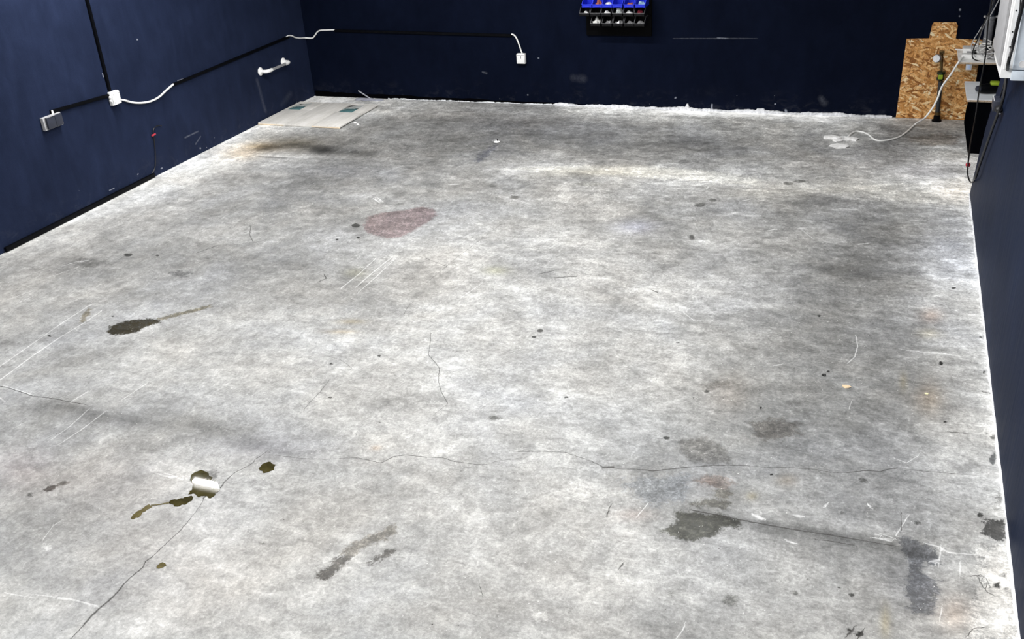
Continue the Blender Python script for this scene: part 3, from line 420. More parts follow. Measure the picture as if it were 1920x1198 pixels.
# ================================================================== WALLS
def wall_material(name, up, tint=(1, 1, 1), streak=(1, 1, 1), spec=.35, marks=()):
    n = NT(name); p = n.pos()
    f = n.noise(p, 1.6, 6, 0.6, 0.4); g = n.noise(n.map(p, streak), 9, 6, 0.65, 0.4); h = n.noise(p, 160, 2, 0.5)
    base = tuple(a * b for a, b in zip(up, tint))
    v = n.add(n.mul(n.mad(f, 1, -0.5), 0.9), n.mul(n.mad(g, 1, -0.5), 0.7)); v = n.add(v, n.mul(n.mad(h, 1, -0.5), 0.5))
    col = n.mix(1.0, base, n.math('POWER', 2.718, v), 'MULTIPLY')
    z = n.xyz(p)[2]
    low = n.math('MULTIPLY_ADD', z, -3.2, 1.0, True)                                # scuffs and flecks gather near the floor
    dust = n.mul(n.mul(low, low), n.ramp(n.noise(n.map(p, (1, 1, 1.6)), 7, 7, 0.75, 0.6), [(0.52, 0), (0.78, 1)]))
    col = n.mix(n.mul(dust, 0.10), col, (0.35, 0.36, 0.4))
    fl = n.math('LESS_THAN', n.voro(p, 14), n.mad(low, 0.045, 0.006))
    fl = n.mul(fl, n.math('GREATER_THAN', n.noise(p, 2.7, 2), 0.56))
    col = n.mix(n.mul(fl, 0.75), col, (0.5, 0.52, 0.55))
    for (A_, B_, w_, k_) in marks:                                                  # rubbed and scraped marks on the paint
        def vm(op, a_, b_=None):
            q = n.t.nodes.new('ShaderNodeVectorMath'); q.operation = op
            for v_, i_ in ((a_, q.inputs[0]), (b_, q.inputs[1])):
                if isinstance(v_, tuple): i_.default_value = v_
                elif v_ is not None: n.t.links.new(v_, i_)
            return q
        pa = vm('SUBTRACT', p, A_).outputs[0]; ba = tuple(b_ - a_ for a_, b_ in zip(A_, B_)); L2 = sum(c_ * c_ for c_ in ba)
        t_ = n.mad(vm('DOT_PRODUCT', pa, ba).outputs['Value'], 1 / L2, 0, True)
        sc_ = n.t.nodes.new('ShaderNodeVectorMath'); sc_.operation = 'SCALE'; sc_.inputs[0].default_value = ba; n.t.links.new(t_, sc_.inputs['Scale'])
        d_ = vm('LENGTH', vm('SUBTRACT', pa, sc_.outputs[0]).outputs[0]).outputs['Value']
        m_ = n.math('SUBTRACT', 1.0, n.mul(n.add(d_, n.mul(n.mad(g, 1, -.5), w_ * 1.5)), 1 / w_), clamp=True)
        col = n.mix(n.mul(m_, n.mad(n.noise(p, 60, 4, .7), 1.6 * k_, -.3 * k_, True)), col, (0.30, 0.32, 0.38))
    n.set(color=col, rough=n.mad(g, 0.3, 0.42, True), spec=spec)
    n.bump(n.add(h, n.mul(g, 0.8)), 0.12, 0.002)
    return n.m
NAVY = (0.0138, 0.0200, 0.0450)
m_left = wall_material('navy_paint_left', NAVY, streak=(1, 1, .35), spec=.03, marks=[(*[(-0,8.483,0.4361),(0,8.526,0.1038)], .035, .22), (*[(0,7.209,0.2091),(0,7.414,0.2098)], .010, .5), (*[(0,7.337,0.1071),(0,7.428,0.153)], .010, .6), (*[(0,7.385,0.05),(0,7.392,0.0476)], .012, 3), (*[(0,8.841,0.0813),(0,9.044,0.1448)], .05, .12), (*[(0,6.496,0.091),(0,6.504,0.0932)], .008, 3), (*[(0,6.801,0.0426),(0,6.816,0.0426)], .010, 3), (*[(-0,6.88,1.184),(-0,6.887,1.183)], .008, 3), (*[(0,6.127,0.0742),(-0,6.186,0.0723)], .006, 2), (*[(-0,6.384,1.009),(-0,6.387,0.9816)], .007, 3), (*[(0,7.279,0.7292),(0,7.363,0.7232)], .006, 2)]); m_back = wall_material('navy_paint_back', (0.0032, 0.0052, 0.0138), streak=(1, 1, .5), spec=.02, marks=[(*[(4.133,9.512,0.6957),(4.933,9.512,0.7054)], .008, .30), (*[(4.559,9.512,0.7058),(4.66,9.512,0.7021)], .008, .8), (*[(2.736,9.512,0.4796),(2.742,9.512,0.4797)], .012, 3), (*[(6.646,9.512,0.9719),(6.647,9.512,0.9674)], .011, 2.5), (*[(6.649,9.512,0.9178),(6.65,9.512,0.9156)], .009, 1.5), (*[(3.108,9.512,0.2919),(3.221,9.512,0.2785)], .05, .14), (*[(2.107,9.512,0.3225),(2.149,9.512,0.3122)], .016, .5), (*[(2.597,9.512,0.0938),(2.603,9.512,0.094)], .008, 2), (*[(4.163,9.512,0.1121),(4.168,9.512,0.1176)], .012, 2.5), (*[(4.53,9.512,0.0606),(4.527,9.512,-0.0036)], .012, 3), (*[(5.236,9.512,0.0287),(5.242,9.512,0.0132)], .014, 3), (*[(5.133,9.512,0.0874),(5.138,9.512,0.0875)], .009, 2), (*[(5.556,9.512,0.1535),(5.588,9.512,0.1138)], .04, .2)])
m_right = wall_material('navy_paint_right', (.0090, .0148, .0355), streak=(1, 4, .3), spec=.05)
struct(MB().box((-0.2, -3.2, -0.1), (0, 9.72, 3.1)), 'wall_left', m_left)
struct(MB().box((0, 9.512, -0.1), (7.5, 9.72, 3.1)), 'wall_back', m_back)
struct(MB().prism([(-3.0, -0.1), (7.545, -0.1), (7.545, 0), (7.37, .32), (7.18, .61), (6.9, .91), (6.72, 1.08), (6.35, 1.5), (6.35, 3.0), (-3.0, 3.0)], 0, 6.79, 7.02), 'wall_right', m_right)
struct(MB().box((7.3, -3.0, -0.1), (7.5, 9.512, 3.0)), 'wall_recess', wall_material('black_paint', (0.003, 0.0035, 0.006), spec=.1))
struct(MB().box((0, -3.2, -0.1), (7.5, -3.0, 3.0)), 'wall_front', plain('white_wall', (0.55, 0.55, 0.53), 0.7))
struct(MB().box((0, -3.0, 3.0), (7.5, 9.512, 3.1)), 'ceiling', plain('ceiling_white', (0.42, 0.42, 0.41), 0.8))
struct(MB().box((-0.2, -3.2, -0.3), (7.5, 9.72, -0.1)), 'trim_1', plain('slab_concrete', (0.3, 0.3, 0.29), 0.8))

# trim: broken white filler along the foot of the back wall, black damp strip on its left half
def ragged_strip(name, mat, x0, x1, hfun, d, n=220):
    mb = MB(); V = []; F = []
    for i in range(n + 1):
        x = x0 + (x1 - x0) * i / n; h = max(0.001, hfun(x)); dd = d * (0.7 + 0.6 * random.random())
        V += [(x, 9.511, 0.0), (x, 9.511, h), (x, 9.511 - dd * 0.45, h * 0.9), (x, 9.511 - dd, 0.0005)]
    for i in range(n):
        for k in range(3): F.append((4 * i + k, 4 * i + k + 1, 4 * i + 5 + k, 4 * i + 4 + k))
    mb.addm(V, F); return struct(mb, name, mat)
def nz(x, k, s): return math.sin(x * k + s) * 0.5 + math.sin(x * k * 2.3 + s * 2) * 0.3 + math.sin(x * k * 5.1 + s * 3) * 0.2
m_fill = plain('white_filler', (0.72, 0.73, 0.76), 0.8, var=0.25, scale=40)
ragged_strip('trim_2', m_fill, 2.9, 6.2, lambda x: 0.016 + 0.012 * nz(x, 9, 1) + (0.035 if abs(x - 4.29) < .012 else 0) + (0.02 if abs(x - 5.0) < .03 else 0) + .006 * random.random(), 0.03)
ragged_strip('trim_3', m_fill, 0.95, 2.9, lambda x: 0.007 + 0.006 * nz(x, 11, 2) + .003 * random.random(), 0.018)
V = []; F = []; N_ = 500
for i in range(N_ + 1):
    y = -2.9 + (7.545 + 2.9) * i / N_; d = .006 + .005 * nz(y, 8, .3) + .004 * random.random(); h = .006 + .004 * nz(y, 13, 1.2) + .004 * random.random()
    V += [(6.7895, y, .0004), (6.7895 - max(.002, d), y, .0006), (6.7895 - max(.002, d) * .4, y, max(.002, h) * .9), (6.7895, y, max(.002, h))]
for i in range(N_):
    for k in range(3): F.append((4 * i + k, 4 * i + k + 1, 4 * i + 5 + k, 4 * i + 4 + k))
struct(MB().addm(V, F), 'trim_4', m_fill)
m_tar = plain('black_sealant', (0.0012, 0.0012, 0.0018), 0.8, spec=.02)
ragged_strip('baseboard_back', m_tar, 0.02, 3.9, lambda x: (0.052 - 0.012 * x) * (1 + .25 * nz(x, 7, .5)) + .002, 0.010)

# ================================================================== LAMP FIXTURES
m_housing = plain('lamp_housing', (0.75, 0.75, 0.73), 0.4)
n_ = NT('lamp_glow'); n_.set(color=n_.ramp(n_.noise(n_.pos(), 4), [(0, (.9, .9, .88)), (1, (.95, .95, .93))]), emit=(1.0, 0.98, 0.95), emits=6.0, rough=0.5); m_glow = n_.m
rowname = {6.05: 'back', 7.2: 'back', 6.03: 'back', 5.6: 'back', 2.6: 'middle', 3.5: 'middle', -0.9: 'front'}; colname = {0.91: 'left', 2.9: 'centre', 0.95: 'left', 3.5: 'centre', 5.5: 'right', 5.6: 'right'}
for (x, y, p) in LAMPS:
    t = thing('ceiling_lamp', 'unseen long white tube lamp on the ceiling, %s row, on the %s' % (rowname[y], colname[x]), 'lamp', (x, y, 3.0), 'tube lamps on the ceiling')
    MB().box((x - .76, y - .05, LAMP_Z + .02), (x + .76, y + .05, 3.0), .006).build('housing', m_housing, t)
    MB().tube([(x - .72, y, LAMP_Z - .005), (x + .72, y, LAMP_Z - .005)], .02, 12).build('tube', m_glow, t)
    for e in (-1, 1): MB().box((x + e * .745 - .02, y - .04, LAMP_Z - .03), (x + e * .745 + .02, y + .04, LAMP_Z + .03), .004).build('end_cap', m_housing, t)

# ================================================================== LEFT WALL: trunking, boxes, cables
m_blackpl = plain('black_trunking', (0.0022, 0.0025, 0.0036), 0.42, var=0.2, spec=.08)
m_white = plain('white_plastic', (0.90, 0.90, 0.89), 0.35, var=0.05)
m_whitecable = plain('white_cable', (0.88, 0.88, 0.86), 0.45, var=0.06)
m_grey = plain('grey_plastic', (0.30, 0.30, 0.31), 0.45, var=0.1)
m_dgrey = plain('dark_grey_plastic', (0.03, 0.034, 0.05), 0.4)
m_blackcable = plain('black_cable', (0.006, 0.006, 0.007), 0.45)
m_red = plain('red_plastic', (0.42, 0.03, 0.05), 0.4)
m_chrome = plain('brushed_chrome', (0.6, 0.6, 0.61), 0.35, 0.6, var=0.1)
def trunk(name, label, a, b, wall, w=0.026, d=0.018, cap=None):
    """flat plastic channel from a to b on a wall (wall normal given)"""
    a = Vector(a); b = Vector(b); nrm = Vector(wall); t = (b - a).normalized(); s = t.cross(nrm)
    o = thing(name, label, 'trunking', a)
    def slab(p, q, w0, w1, d0, d1):
        V = []
        for c in (p, q):
            for (ww, dd) in ((w0, d0), (w1, d0), (w1, d1), (w0, d1)): V.append(c + s * ww + nrm * dd)
        return MB().addm(V, [(0, 1, 2, 3), (7, 6, 5, 4), (0, 4, 5, 1), (1, 5, 6, 2), (2, 6, 7, 3), (3, 7, 4, 0)])
    slab(a, b, -w / 2, w / 2, 0.0005, d * .75).build('channel', m_blackpl, o)
    slab(a, b, -w / 2 + .002, w / 2 - .002, d * .75, d).build('lid', m_blackpl, o)
    return o
LW = [(0,6.41,1.62),(0,6.407,0.8601),(0,6.381,0.826),(0,5.735,0.8649),(0,7.195,0.7109),(0,9.172,0.7333)]
t = trunk('cable_trunking', 'black trunking running straight down the left wall into the white box', (0, LW[0][1], LW[0][2] + .0), LW[1], (1, 0, 0), .028)
trunk('cable_trunking', 'short black trunking from the white box down to the grey socket', LW[2], LW[3], (1, 0, 0), .026)
trunk('cable_trunking', 'long black trunking rising along the left wall toward the corner', LW[4], LW[5], (1, 0, 0), .026)
FB = [(0,4.952,0.0229),(0,6.685,0.0313)]
trunk('cable_trunking', 'black trunking lying along the foot of the left wall', (0.0, FB[0][1], .022), (0.0, FB[1][1], .022), (1, 0, 0), .036, .022)
BW = [(0.3885,9.511,0.7366),(2.464,9.511,0.7079)]
trunk('cable_trunking', 'black trunking running level across the back wall', BW[0], BW[1], (0, -1, 0), .026)

# white junction box
J = [(0,6.383,0.8662),(-0,6.471,0.729),(0,6.431,0.7994)]
jc = J[2]; y0, y1 = jc[1] - .05, jc[1] + .048; z0, z1 = jc[2] - .062, jc[2] + .052
o = thing('junction_box', 'white square junction box where the three left wall runs meet', 'junction box', (0, jc[1], jc[2]))
MB().box((0, y0, z0), (.034, y1, z1), .006).build('body', m_white, o)
MB().box((.034, y0 + .004, z0 + .004), (.044, y1 - .004, z1 - .004), .004).build('lid', m_white, o)
for (dy, dz) in ((-.034, -.034), (.034, -.034), (.034, .034), (-.034, .034)):
    MB().lathe([(.004, 0), (.004, .002)], (.044, jc[1] + dy, jc[2] - .005 + dz), (1, 0, 0), 8).build('screw', m_grey, o)
for dz in (-.02, .012): MB().lathe([(.010, 0), (.010, .008), (.007, .010)], (.018, y0, jc[2] + dz), (0, -1, 0), 10).build('cable_gland', m_white, o)

# grey double socket
S = [(0,5.643,0.8737),(0,5.748,0.7193)]
yc = (S[0][1] + S[1][1]) / 2; zc = (S[0][2] + S[1][2]) / 2
o = thing('wall_socket', 'grey double wall socket at the low end of the short trunking', 'socket', (0, yc, zc))
MB().box((0, yc - .075, zc - .052), (.030, yc + .115, zc + .05), .006).build('back_box', plain('pale_grey_plastic', (.42, .42, .43), .4), o)
MB().box((.030, yc - .055, zc - .045), (.050, yc + .030, zc + .045), .006).build('flap_cover', m_dgrey, o)
MB().box((.030, yc + .034, zc - .045), (.046, yc + .108, zc + .045), .006).build('flap_cover', m_dgrey, o)
MB().box((.032, yc - .055, zc + .045), (.052, yc + .030, zc + .050), .002).build('hinge', m_grey, o)
MB().lathe([(.010, 0), (.010, .02), (.006, .03)], (.016, yc + .05, zc + .05), (0, 0, 1), 10).build('cable_gland', m_white, o)

def cable(name, label, pts, r, mat, spline=6, cat='cable'):
    mb = MB().tube(pts, r, 8, spline)
    return tag(mb.build(name, mat, base=pts[0]), label, cat)
cable('white_cable', 'white cable sagging from the white box to the long trunking', [(0.012,6.466,0.7721),(0.012,6.543,0.7425),(0.012,6.63,0.7004),(0.012,6.731,0.6686),(0.012,6.853,0.6501),(0.012,6.972,0.6568),(0.012,7.088,0.6895),(0.012,7.197,0.7157)], .0085, m_whitecable)
ca = [(0.01,9.115,0.7395),(0.01,9.171,0.7451),(0.01,9.231,0.7326),(0.01,9.288,0.7038),(0.01,9.379,0.6763),(0.01,9.475,0.6593)]
cb = [(0.0605,9.502,0.6513),(0.0954,9.502,0.6546),(0.1269,9.502,0.6782),(0.1682,9.502,0.7191),(0.212,9.502,0.7368),(0.2868,9.502,0.7404),(0.3949,9.502,0.7442)]
cable('white_cable', 'white cable bridging the wall corner between two black trunkings', ca + cb, .0075, m_whitecable)
cc = [(2.462,9.502,0.7204),(2.491,9.502,0.71),(2.518,9.502,0.6728),(2.543,9.502,0.6031),(2.557,9.502,0.5547),(2.57,9.502,0.5223)]
cable('white_cable', 'white cable dropping from the back wall trunking into the white socket', cc, .0075, m_whitecable)
# white socket on the back wall
q = [(2.514,9.511,0.5302),(2.608,9.511,0.4255)]
xa, xb, zb, za = q[0][0], q[1][0], q[0][2], q[1][2]
o = thing('wall_socket', 'white flush wall socket on the back wall under a white cable', 'socket', ((xa + xb) / 2, 9.512, (za + zb) / 2))
MB().box((xa, 9.466, za), (xb, 9.512, zb), .010).build('body', m_white, o)
MB().box((xa + .006, 9.458, za + .008), (xb - .006, 9.466, zb - .020), .004).build('flap_cover', m_white, o)
MB().box((xa + .008, 9.462, zb - .019), (xb - .008, 9.467, zb - .013)).build('hinge_slot', m_grey, o)
MB().box(((xa + xb) / 2, 9.455, zb - .045), ((xa + xb) / 2 + .009, 9.459, zb - .020), .002).build('latch', m_grey, o)

# grab bar
G = [(0,8.564,0.5049),(0,8.973,0.5043)]
ga = Vector(G[0]); gb = Vector((0, G[1][1] + .03, G[1][2] + .0))
o = thing('grab_bar', 'short chrome grab bar with white end flanges on the left wall', 'grab bar', (0, (ga.y + gb.y) / 2, ga.z))
for e, c in ((1, ga), (-1, gb)):
    MB().lathe([(.042, 0), (.042, .006), (.034, .014), (.020, .018)], (0, c.y, c.z), (1, 0, 0), 20).build('flange', m_white, o)
    MB().tube([(.012, c.y, c.z), (.055, c.y, c.z), (.075, c.y + e * .012, c.z), (.085, c.y + e * .035, c.z), (.086, c.y + e * .085, c.z)], .0185, 12, 4).build('elbow', m_white, o)
MB().tube([(.086, ga.y + .08, ga.z), (.086, gb.y - .08, gb.z)], .0135, 14).build('bar', m_chrome, o)

# little black lead with red tie on the left wall
o = thing('hanging_lead', 'thin black lead with a red tie, curled out of the left wall', 'cable', [(0.012,6.794,0.3608)][0])
MB().tube([(0.01,6.924,0.406),(0.01,6.898,0.4184),(0.01,6.855,0.4213),(0.01,6.817,0.4079),(0.01,6.798,0.3744),(0.01,6.789,0.3179),(0.01,6.766,0.211),(0.01,6.737,0.1201),(0.01,6.71,0.0739),(0.01,6.669,0.0424)], .0042, 7, 6).build('lead', m_blackcable, o)
ry, rz = [(0.012,6.794,0.3608)][0][1:]
MB().tube([(.010, ry - .022, rz - .002), (.014, ry + .022, rz + .003)], .008, 8).build('red_tie', m_red, o)

# ================================================================== WOODEN PANEL ON THE FLOOR
m_ply = None
def ply():
    n = NT('whitewashed_board'); p = n.pos()
    g = n.noise(n.map(p, (14, 1.2, 6)), 3.0, 7, 0.65, 0.5); f = n.noise(p, 5, 5, 0.6)
    c = n.ramp(n.add(n.mul(g, .6), n.mul(f, .4)), [(0.32, (.56, .545, .51)), (0.48, (.70, .68, .64)), (0.62, (.80, .78, .75))])
    n.set(color=c, rough=0.6, spec=.3); n.bump(g, .15, .002); return n.m
m_ply = ply(); m_edge = plain('raw_wood_edge', (.80, .66, .48), .7, var=.2, scale=20)
m_glass = plain('teal_plate', (.11, .23, .24), .16, var=.15, coat=.3); m_pale = plain('pale_board', (.42, .44, .43), .5); m_hole = plain('dark_cavity', (.012, .014, .015), .6)
pb = [(0.0291,8.355,0.022),(0.9909,8.344,0.022),(0.9387,9.161,0.022),(-0.0177,9.212,0.022)]
px0, px1, py0, py1 = 0.012, pb[1][0], (pb[0][1] + pb[1][1]) / 2, (pb[2][1] + pb[3][1]) / 2
wins = [([(0.0256,8.878,0.022),(0.1994,8.87,0.022)]), ([(0.6726,8.851,0.022),(0.8519,8.865,0.022)])]
wr = [(max(w_[0][0], px0 + .02), w_[1][0], min(w_[0][1], w_[1][1]), py1 - .03) for w_ in wins]
o = thing('board_panel', 'flat whitewashed wooden panel with two teal cut-outs lying on the floor', 'panel', ((px0 + px1) / 2, (py0 + py1) / 2, 0))
T = .024
j1 = px0 + (px1 - px0) * .335; j2 = px0 + (px1 - px0) * .66
def plank(x0, x1, wv):
    mb = MB(); zb = .010 if wv is wr[1] else .003
    if wv is None: mb.box((x0, py0, zb), (x1, py1, T), .002)
    else:
        a_, b_, c_, d_ = wv
        mb.box((x0, py0, zb), (x1, c_, T), .0015); mb.box((x0, d_, zb), (x1, py1, T), .0015)
        mb.box((x0, c_, zb), (a_, d_, T), .0015); mb.box((b_, c_, zb), (x1, d_, T), .0015)
    return mb.build('plank', m_ply, o)
plank(px0, j1 - .001, wr[0]); plank(j1 + .001, j2 - .001, None); plank(j2 + .001, px1, wr[1])
for (x0, x1) in ((px0 + .03, j1 - .03), (j1 + .03, j2 - .03), (j2 + .03, px1 - .03)):
    for y in (py0 + .06, (py0 + py1) / 2 - .03, py1 - .10): MB().box((x0, y, .0005), (x1, y + .05, .0105 if x0 > j2 else .0035)).build('batten', m_hole, o)
for wv in wr:
    a_, b_, c_, d_ = wv; mid = c_ + (d_ - c_) * .52
    MB().box((a_, c_, .0036), (b_, d_, .0052)).build('cavity', m_hole, o)
    MB().box((a_ + .010, c_ + .014, .004), (b_ - .010, mid - .012, .020), .002).build('plate', m_glass, o)
    MB().prism([(a_ + .020, mid + .010), (b_ - .09, mid + .010), (b_ - .07, mid + .06), (b_ - .004, mid + .07), (b_ - .004, d_ - .01), (a_ + .09, d_ - .05)], 2, .004, .0215).build('upper_board', m_pale, o)
for (x0, x1) in ((px0, j1 - .02), (j2 + .0, px1)): MB().box((x0, py0 - .003, .004), (x1, py0, .013)).build('edge_strip', m_edge, o)

# bits lying on the floor
m_scrap = plain('white_scrap', (.8, .8, .79), .7); m_tan = plain('tan_scrap', (.55, .42, .27), .7); m_crumb = plain('black_crumb', (.008, .008, .008), .6)
def chip(name, label, c, r, h, mat, cat='debris', group=None, n=7):
    V = []; F = []
    for lay, (k, z) in enumerate(((1, .0), (1, h * .6), (.6, h))):
        for i in range(n):
            a = 2 * math.pi * i / n; rr = r * k * (0.7 + 0.6 * random.random()); V.append((c[0] + rr * math.cos(a) * 1.3, c[1] + rr * math.sin(a), z + .0005))
    for l in range(2):
        for i in range(n): F.append((l * n + i, l * n + (i + 1) % n, (l + 1) * n + (i + 1) % n, (l + 1) * n + i))
    F.append(list(range(n - 1, -1, -1))); F.append(list(range(2 * n, 3 * n)))
    return tag(MB().addm(V, F).build(name, mat, base=(c[0], c[1], 0)), label, cat, group)
chip('plaster_crumb', 'white crumb on the floor beside the wooden panel, nearer the panel edge', [(1.047,8.561)][0], .016, .012, m_scrap)
chip('plaster_crumb', 'second white crumb on the floor right of the wooden panel', [(1.104,8.512)][0], .013, .012, m_scrap)
chip('plaster_crumb', 'white crumb on the floor behind the wooden panel near the corner', [(0.1652,9.386)][0], .018, .010, m_scrap)
chip('wood_flake', 'small tan flake lying on the right part of the floor', [(6.104,4.541)][0], .016, .005, m_tan)
chip('black_crumb', 'larger black crumb on the right part of the floor', [(5.987,4.626)][0], .009, .008, m_crumb)
chip('black_crumb', 'smaller black crumb just behind the larger black crumb', [(6.005,4.67)][0], .006, .006, m_crumb)
chip('yellow_chip', 'little pale yellow chip on the rust stain near the right wall', [(6.485,4.572)][0], .007, .003, plain('yellow_scrap', (.7, .65, .4), .7))
for i, (px, lab) in enumerate((([(5.72,8.782)][0], 'left lump of white plaster around the cable hole in the floor'), ([(5.779,8.712)][0], 'middle lump of white plaster around the cable hole in the floor'), ([(5.883,8.76)][0], 'right lump of white plaster where the cable enters the floor'), ([(5.794,8.56)][0], 'flat white plaster patch in front of the cable hole'))):
    chip('plaster_lump', lab, px, (.05, .035, .045, .06)[i], (.02, .014, .02, .008)[i], plain('plaster', (.88, .87, .85), .85, var=.2), group='plaster lumps around the cable hole')
# metal stud
s_ = [(2.763,8.196)][0]
o = thing('floor_stud', 'small metal stud standing in a white plaster collar on the floor', 'stud', (s_[0], s_[1], 0))
MB().lathe([(.03, 0), (.022, .006), (.008, .010)], (s_[0] - .008, s_[1], 0.0005), n=10).build('plaster_collar', m_scrap, o)
MB().lathe([(.006, 0), (.006, .022), (.004, .024)], (s_[0], s_[1], .008), n=8).build('pin', plain('dark_steel', (.05, .05, .055), .4, .8), o)
# sliver and dust at the back wall foot
sl = [(0.5849,9.49,0.077),(0.7387,9.49,0.0218)]
sv = MB().tube([(sl[0][0], 9.505, sl[0][2]), (sl[1][0] + .03, 9.44, .008)], .007, 6)
tag(sv.build('wood_sliver', plain('pale_sliver', (.40, .41, .45), .7), base=(sl[1][0], 9.44, 0)), 'pale wooden sliver leaning at the foot of the back wall', 'debris')
for i, (px, py, r) in enumerate(((678, 184, .06), (694, 184.5, .07), (714, 185, .05), (712, 181, .04))):
    pass
for i, (c_, r) in enumerate((([(0.6332,9.479)][0], .05), ([(0.7393,9.47)][0], .06), ([(0.8579,9.474)][0], .05))):
    chip('filler_flake', ['flat grey filler flake left of the sliver by the back wall', 'flat grey filler flake under the sliver by the back wall', 'flat grey filler flake right of the sliver by the back wall'][i], (c_[0], min(c_[1], 9.43)), r, .012, plain('filler_grey', (.42, .43, .50), .8), group='filler flakes by the back wall')

# ================================================================== PUDDLES
def water():
    n = NT('oily_water'); p = n.pos()
    f = n.noise(p, 9, 5, 0.6)
    c = n.ramp(f, [(0.3, (.020, .016, .004)), (0.6, (.050, .042, .012)), (0.8, (.085, .075, .04))])
    n.set(color=c, rough=.02, spec=.45, coat=.0); n.bump(n.noise(p, 12, 3, 0.5), .012, .004); return n.m
def wet():
    n = NT('olive_oil_film'); p = n.pos(); f = n.noise(p, 30, 5, 0.65)
    n.set(color=n.ramp(f, [(0.3, (.055, .042, .008)), (0.7, (.13, .105, .03))]), rough=.25, spec=.4); n.bump(f, .2, .003); return n.m
m_water = water(); m_wet = wet()
def puddle(name, label, poly, mat, h=.0015, jag=.012, cat='puddle'):
    P = []
    for i in range(len(poly)):
        a = Vector(poly[i]).to_2d() if False else Vector((*poly[i], 0)); b = Vector((*poly[(i + 1) % len(poly)], 0)); m = max(2, int((b - a).length / .012))
        for k in range(m):
            q = a.lerp(b, k / m); P.append((q.x + random.uniform(-1, 1) * jag * .5, q.y + random.uniform(-1, 1) * jag * .5))
    n = len(P); cx = sum(p[0] for p in P) / n; cy = sum(p[1] for p in P) / n
    bm = bmesh.new(); vs_ = [bm.verts.new((x - cx, y - cy, h)) for x, y in P]; f = bm.faces.new(vs_)
    lo = [bm.verts.new((x - cx, y - cy, 0.0002)) for x, y in P]
    for i in range(n): bm.faces.new((lo[i], lo[(i + 1) % n], vs_[(i + 1) % n], vs_[i]))
    bmesh.ops.triangulate(bm, faces=[f]); bmesh.ops.recalc_face_normals(bm, faces=bm.faces[:])
    me_ = bpy.data.meshes.new(name); bm.to_mesh(me_); bm.free(); me_.materials.append(mat)
    ob = bpy.data.objects.new(name, me_); C.objects.link(ob); ob.location = (cx, cy, 0); return tag(ob, label, cat)
puddle('puddle', 'largest wet puddle, mirroring a lamp, on the crack at lower left', [(3.233,2.922),(3.222,2.954),(3.236,2.985),(3.252,2.998),(3.28,2.988),(3.317,2.967),(3.348,2.95),(3.398,2.922),(3.426,2.892),(3.433,2.852),(3.426,2.825),(3.401,2.826),(3.379,2.828),(3.36,2.819),(3.322,2.829),(3.308,2.816),(3.294,2.858),(3.28,2.888)], m_water, jag=.014)
puddle('puddle', 'olive wet patch left of the large puddle, joined by a thin trickle', [(3.255,2.744),(3.252,2.763),(3.274,2.774),(3.298,2.793),(3.31,2.805),(3.332,2.815),(3.345,2.79),(3.341,2.764),(3.326,2.744),(3.305,2.726)], m_water, jag=.012)
puddle('puddle', 'thin dark trickle linking the two olive patches', [(3.182,2.703),(3.219,2.721),(3.252,2.747),(3.263,2.738),(3.224,2.715),(3.19,2.697)], m_wet, jag=.003)
puddle('puddle', 'yellowish olive oil streak at the far left end of the trickle', [(3.158,2.597),(3.149,2.622),(3.153,2.646),(3.161,2.673),(3.17,2.707),(3.197,2.695),(3.189,2.669),(3.182,2.647),(3.186,2.613),(3.17,2.596)], m_wet, jag=.006)
puddle('puddle', 'small round brown puddle right of the large puddle beside the crack', [(3.507,3.087),(3.508,3.114),(3.521,3.14),(3.546,3.147),(3.579,3.138),(3.588,3.101),(3.58,3.076),(3.558,3.066),(3.525,3.065)], m_water, jag=.016)
puddle('puddle', 'tiny olive wet spot below the large puddle beside the crack', [(3.48,2.364),(3.483,2.389),(3.51,2.393),(3.518,2.379),(3.505,2.358),(3.489,2.357)], m_wet, jag=.010)

# ================================================================== STORAGE BINS ON THE BACK WALL
m_rack = plain('black_rack', (.0016, .0016, .002), .6, spec=.06)
m_bin_b = plain('blue_bin', (.012, .03, .60), .35, var=.15); m_bin_k = plain('black_bin', (.005, .005, .006), .32, var=.2, spec=.25)
rp = [(3.287,9.5,0.7192),(3.925,9.5,0.7262),(3.236,9.5,1.058)]
o = thing('bin_rack', 'black wall rack carrying three rows of storage bins', 'rack', ((rp[0][0] + rp[1][0]) / 2, 9.51, rp[0][2]))
MB().box((rp[0][0] - .02, 9.488, rp[0][2]), (rp[1][0], 9.511, 1.28), .003).build('back_plate', m_rack, o)  # plate's black below the bins also stands in for the shadow under them
BINS = [('blue', m_bin_b, 1.020, [1093.5, 1113, 1131.5, 1150.5, 1172, 1192.5]), ('black', m_bin_k, .940, [1088.5, 1109, 1129, 1150.5, 1170.5, 1191]), ('black', m_bin_k, .845, [1109, 1130.5, 1151, 1172, 1191])]
for (_, _, z, xs_) in BINS: MB().box((rp[0][0] - .01, 9.470, z + .066), (rp[1][0] - .004, 9.488, z + .080)).build('rail', m_rack, o)
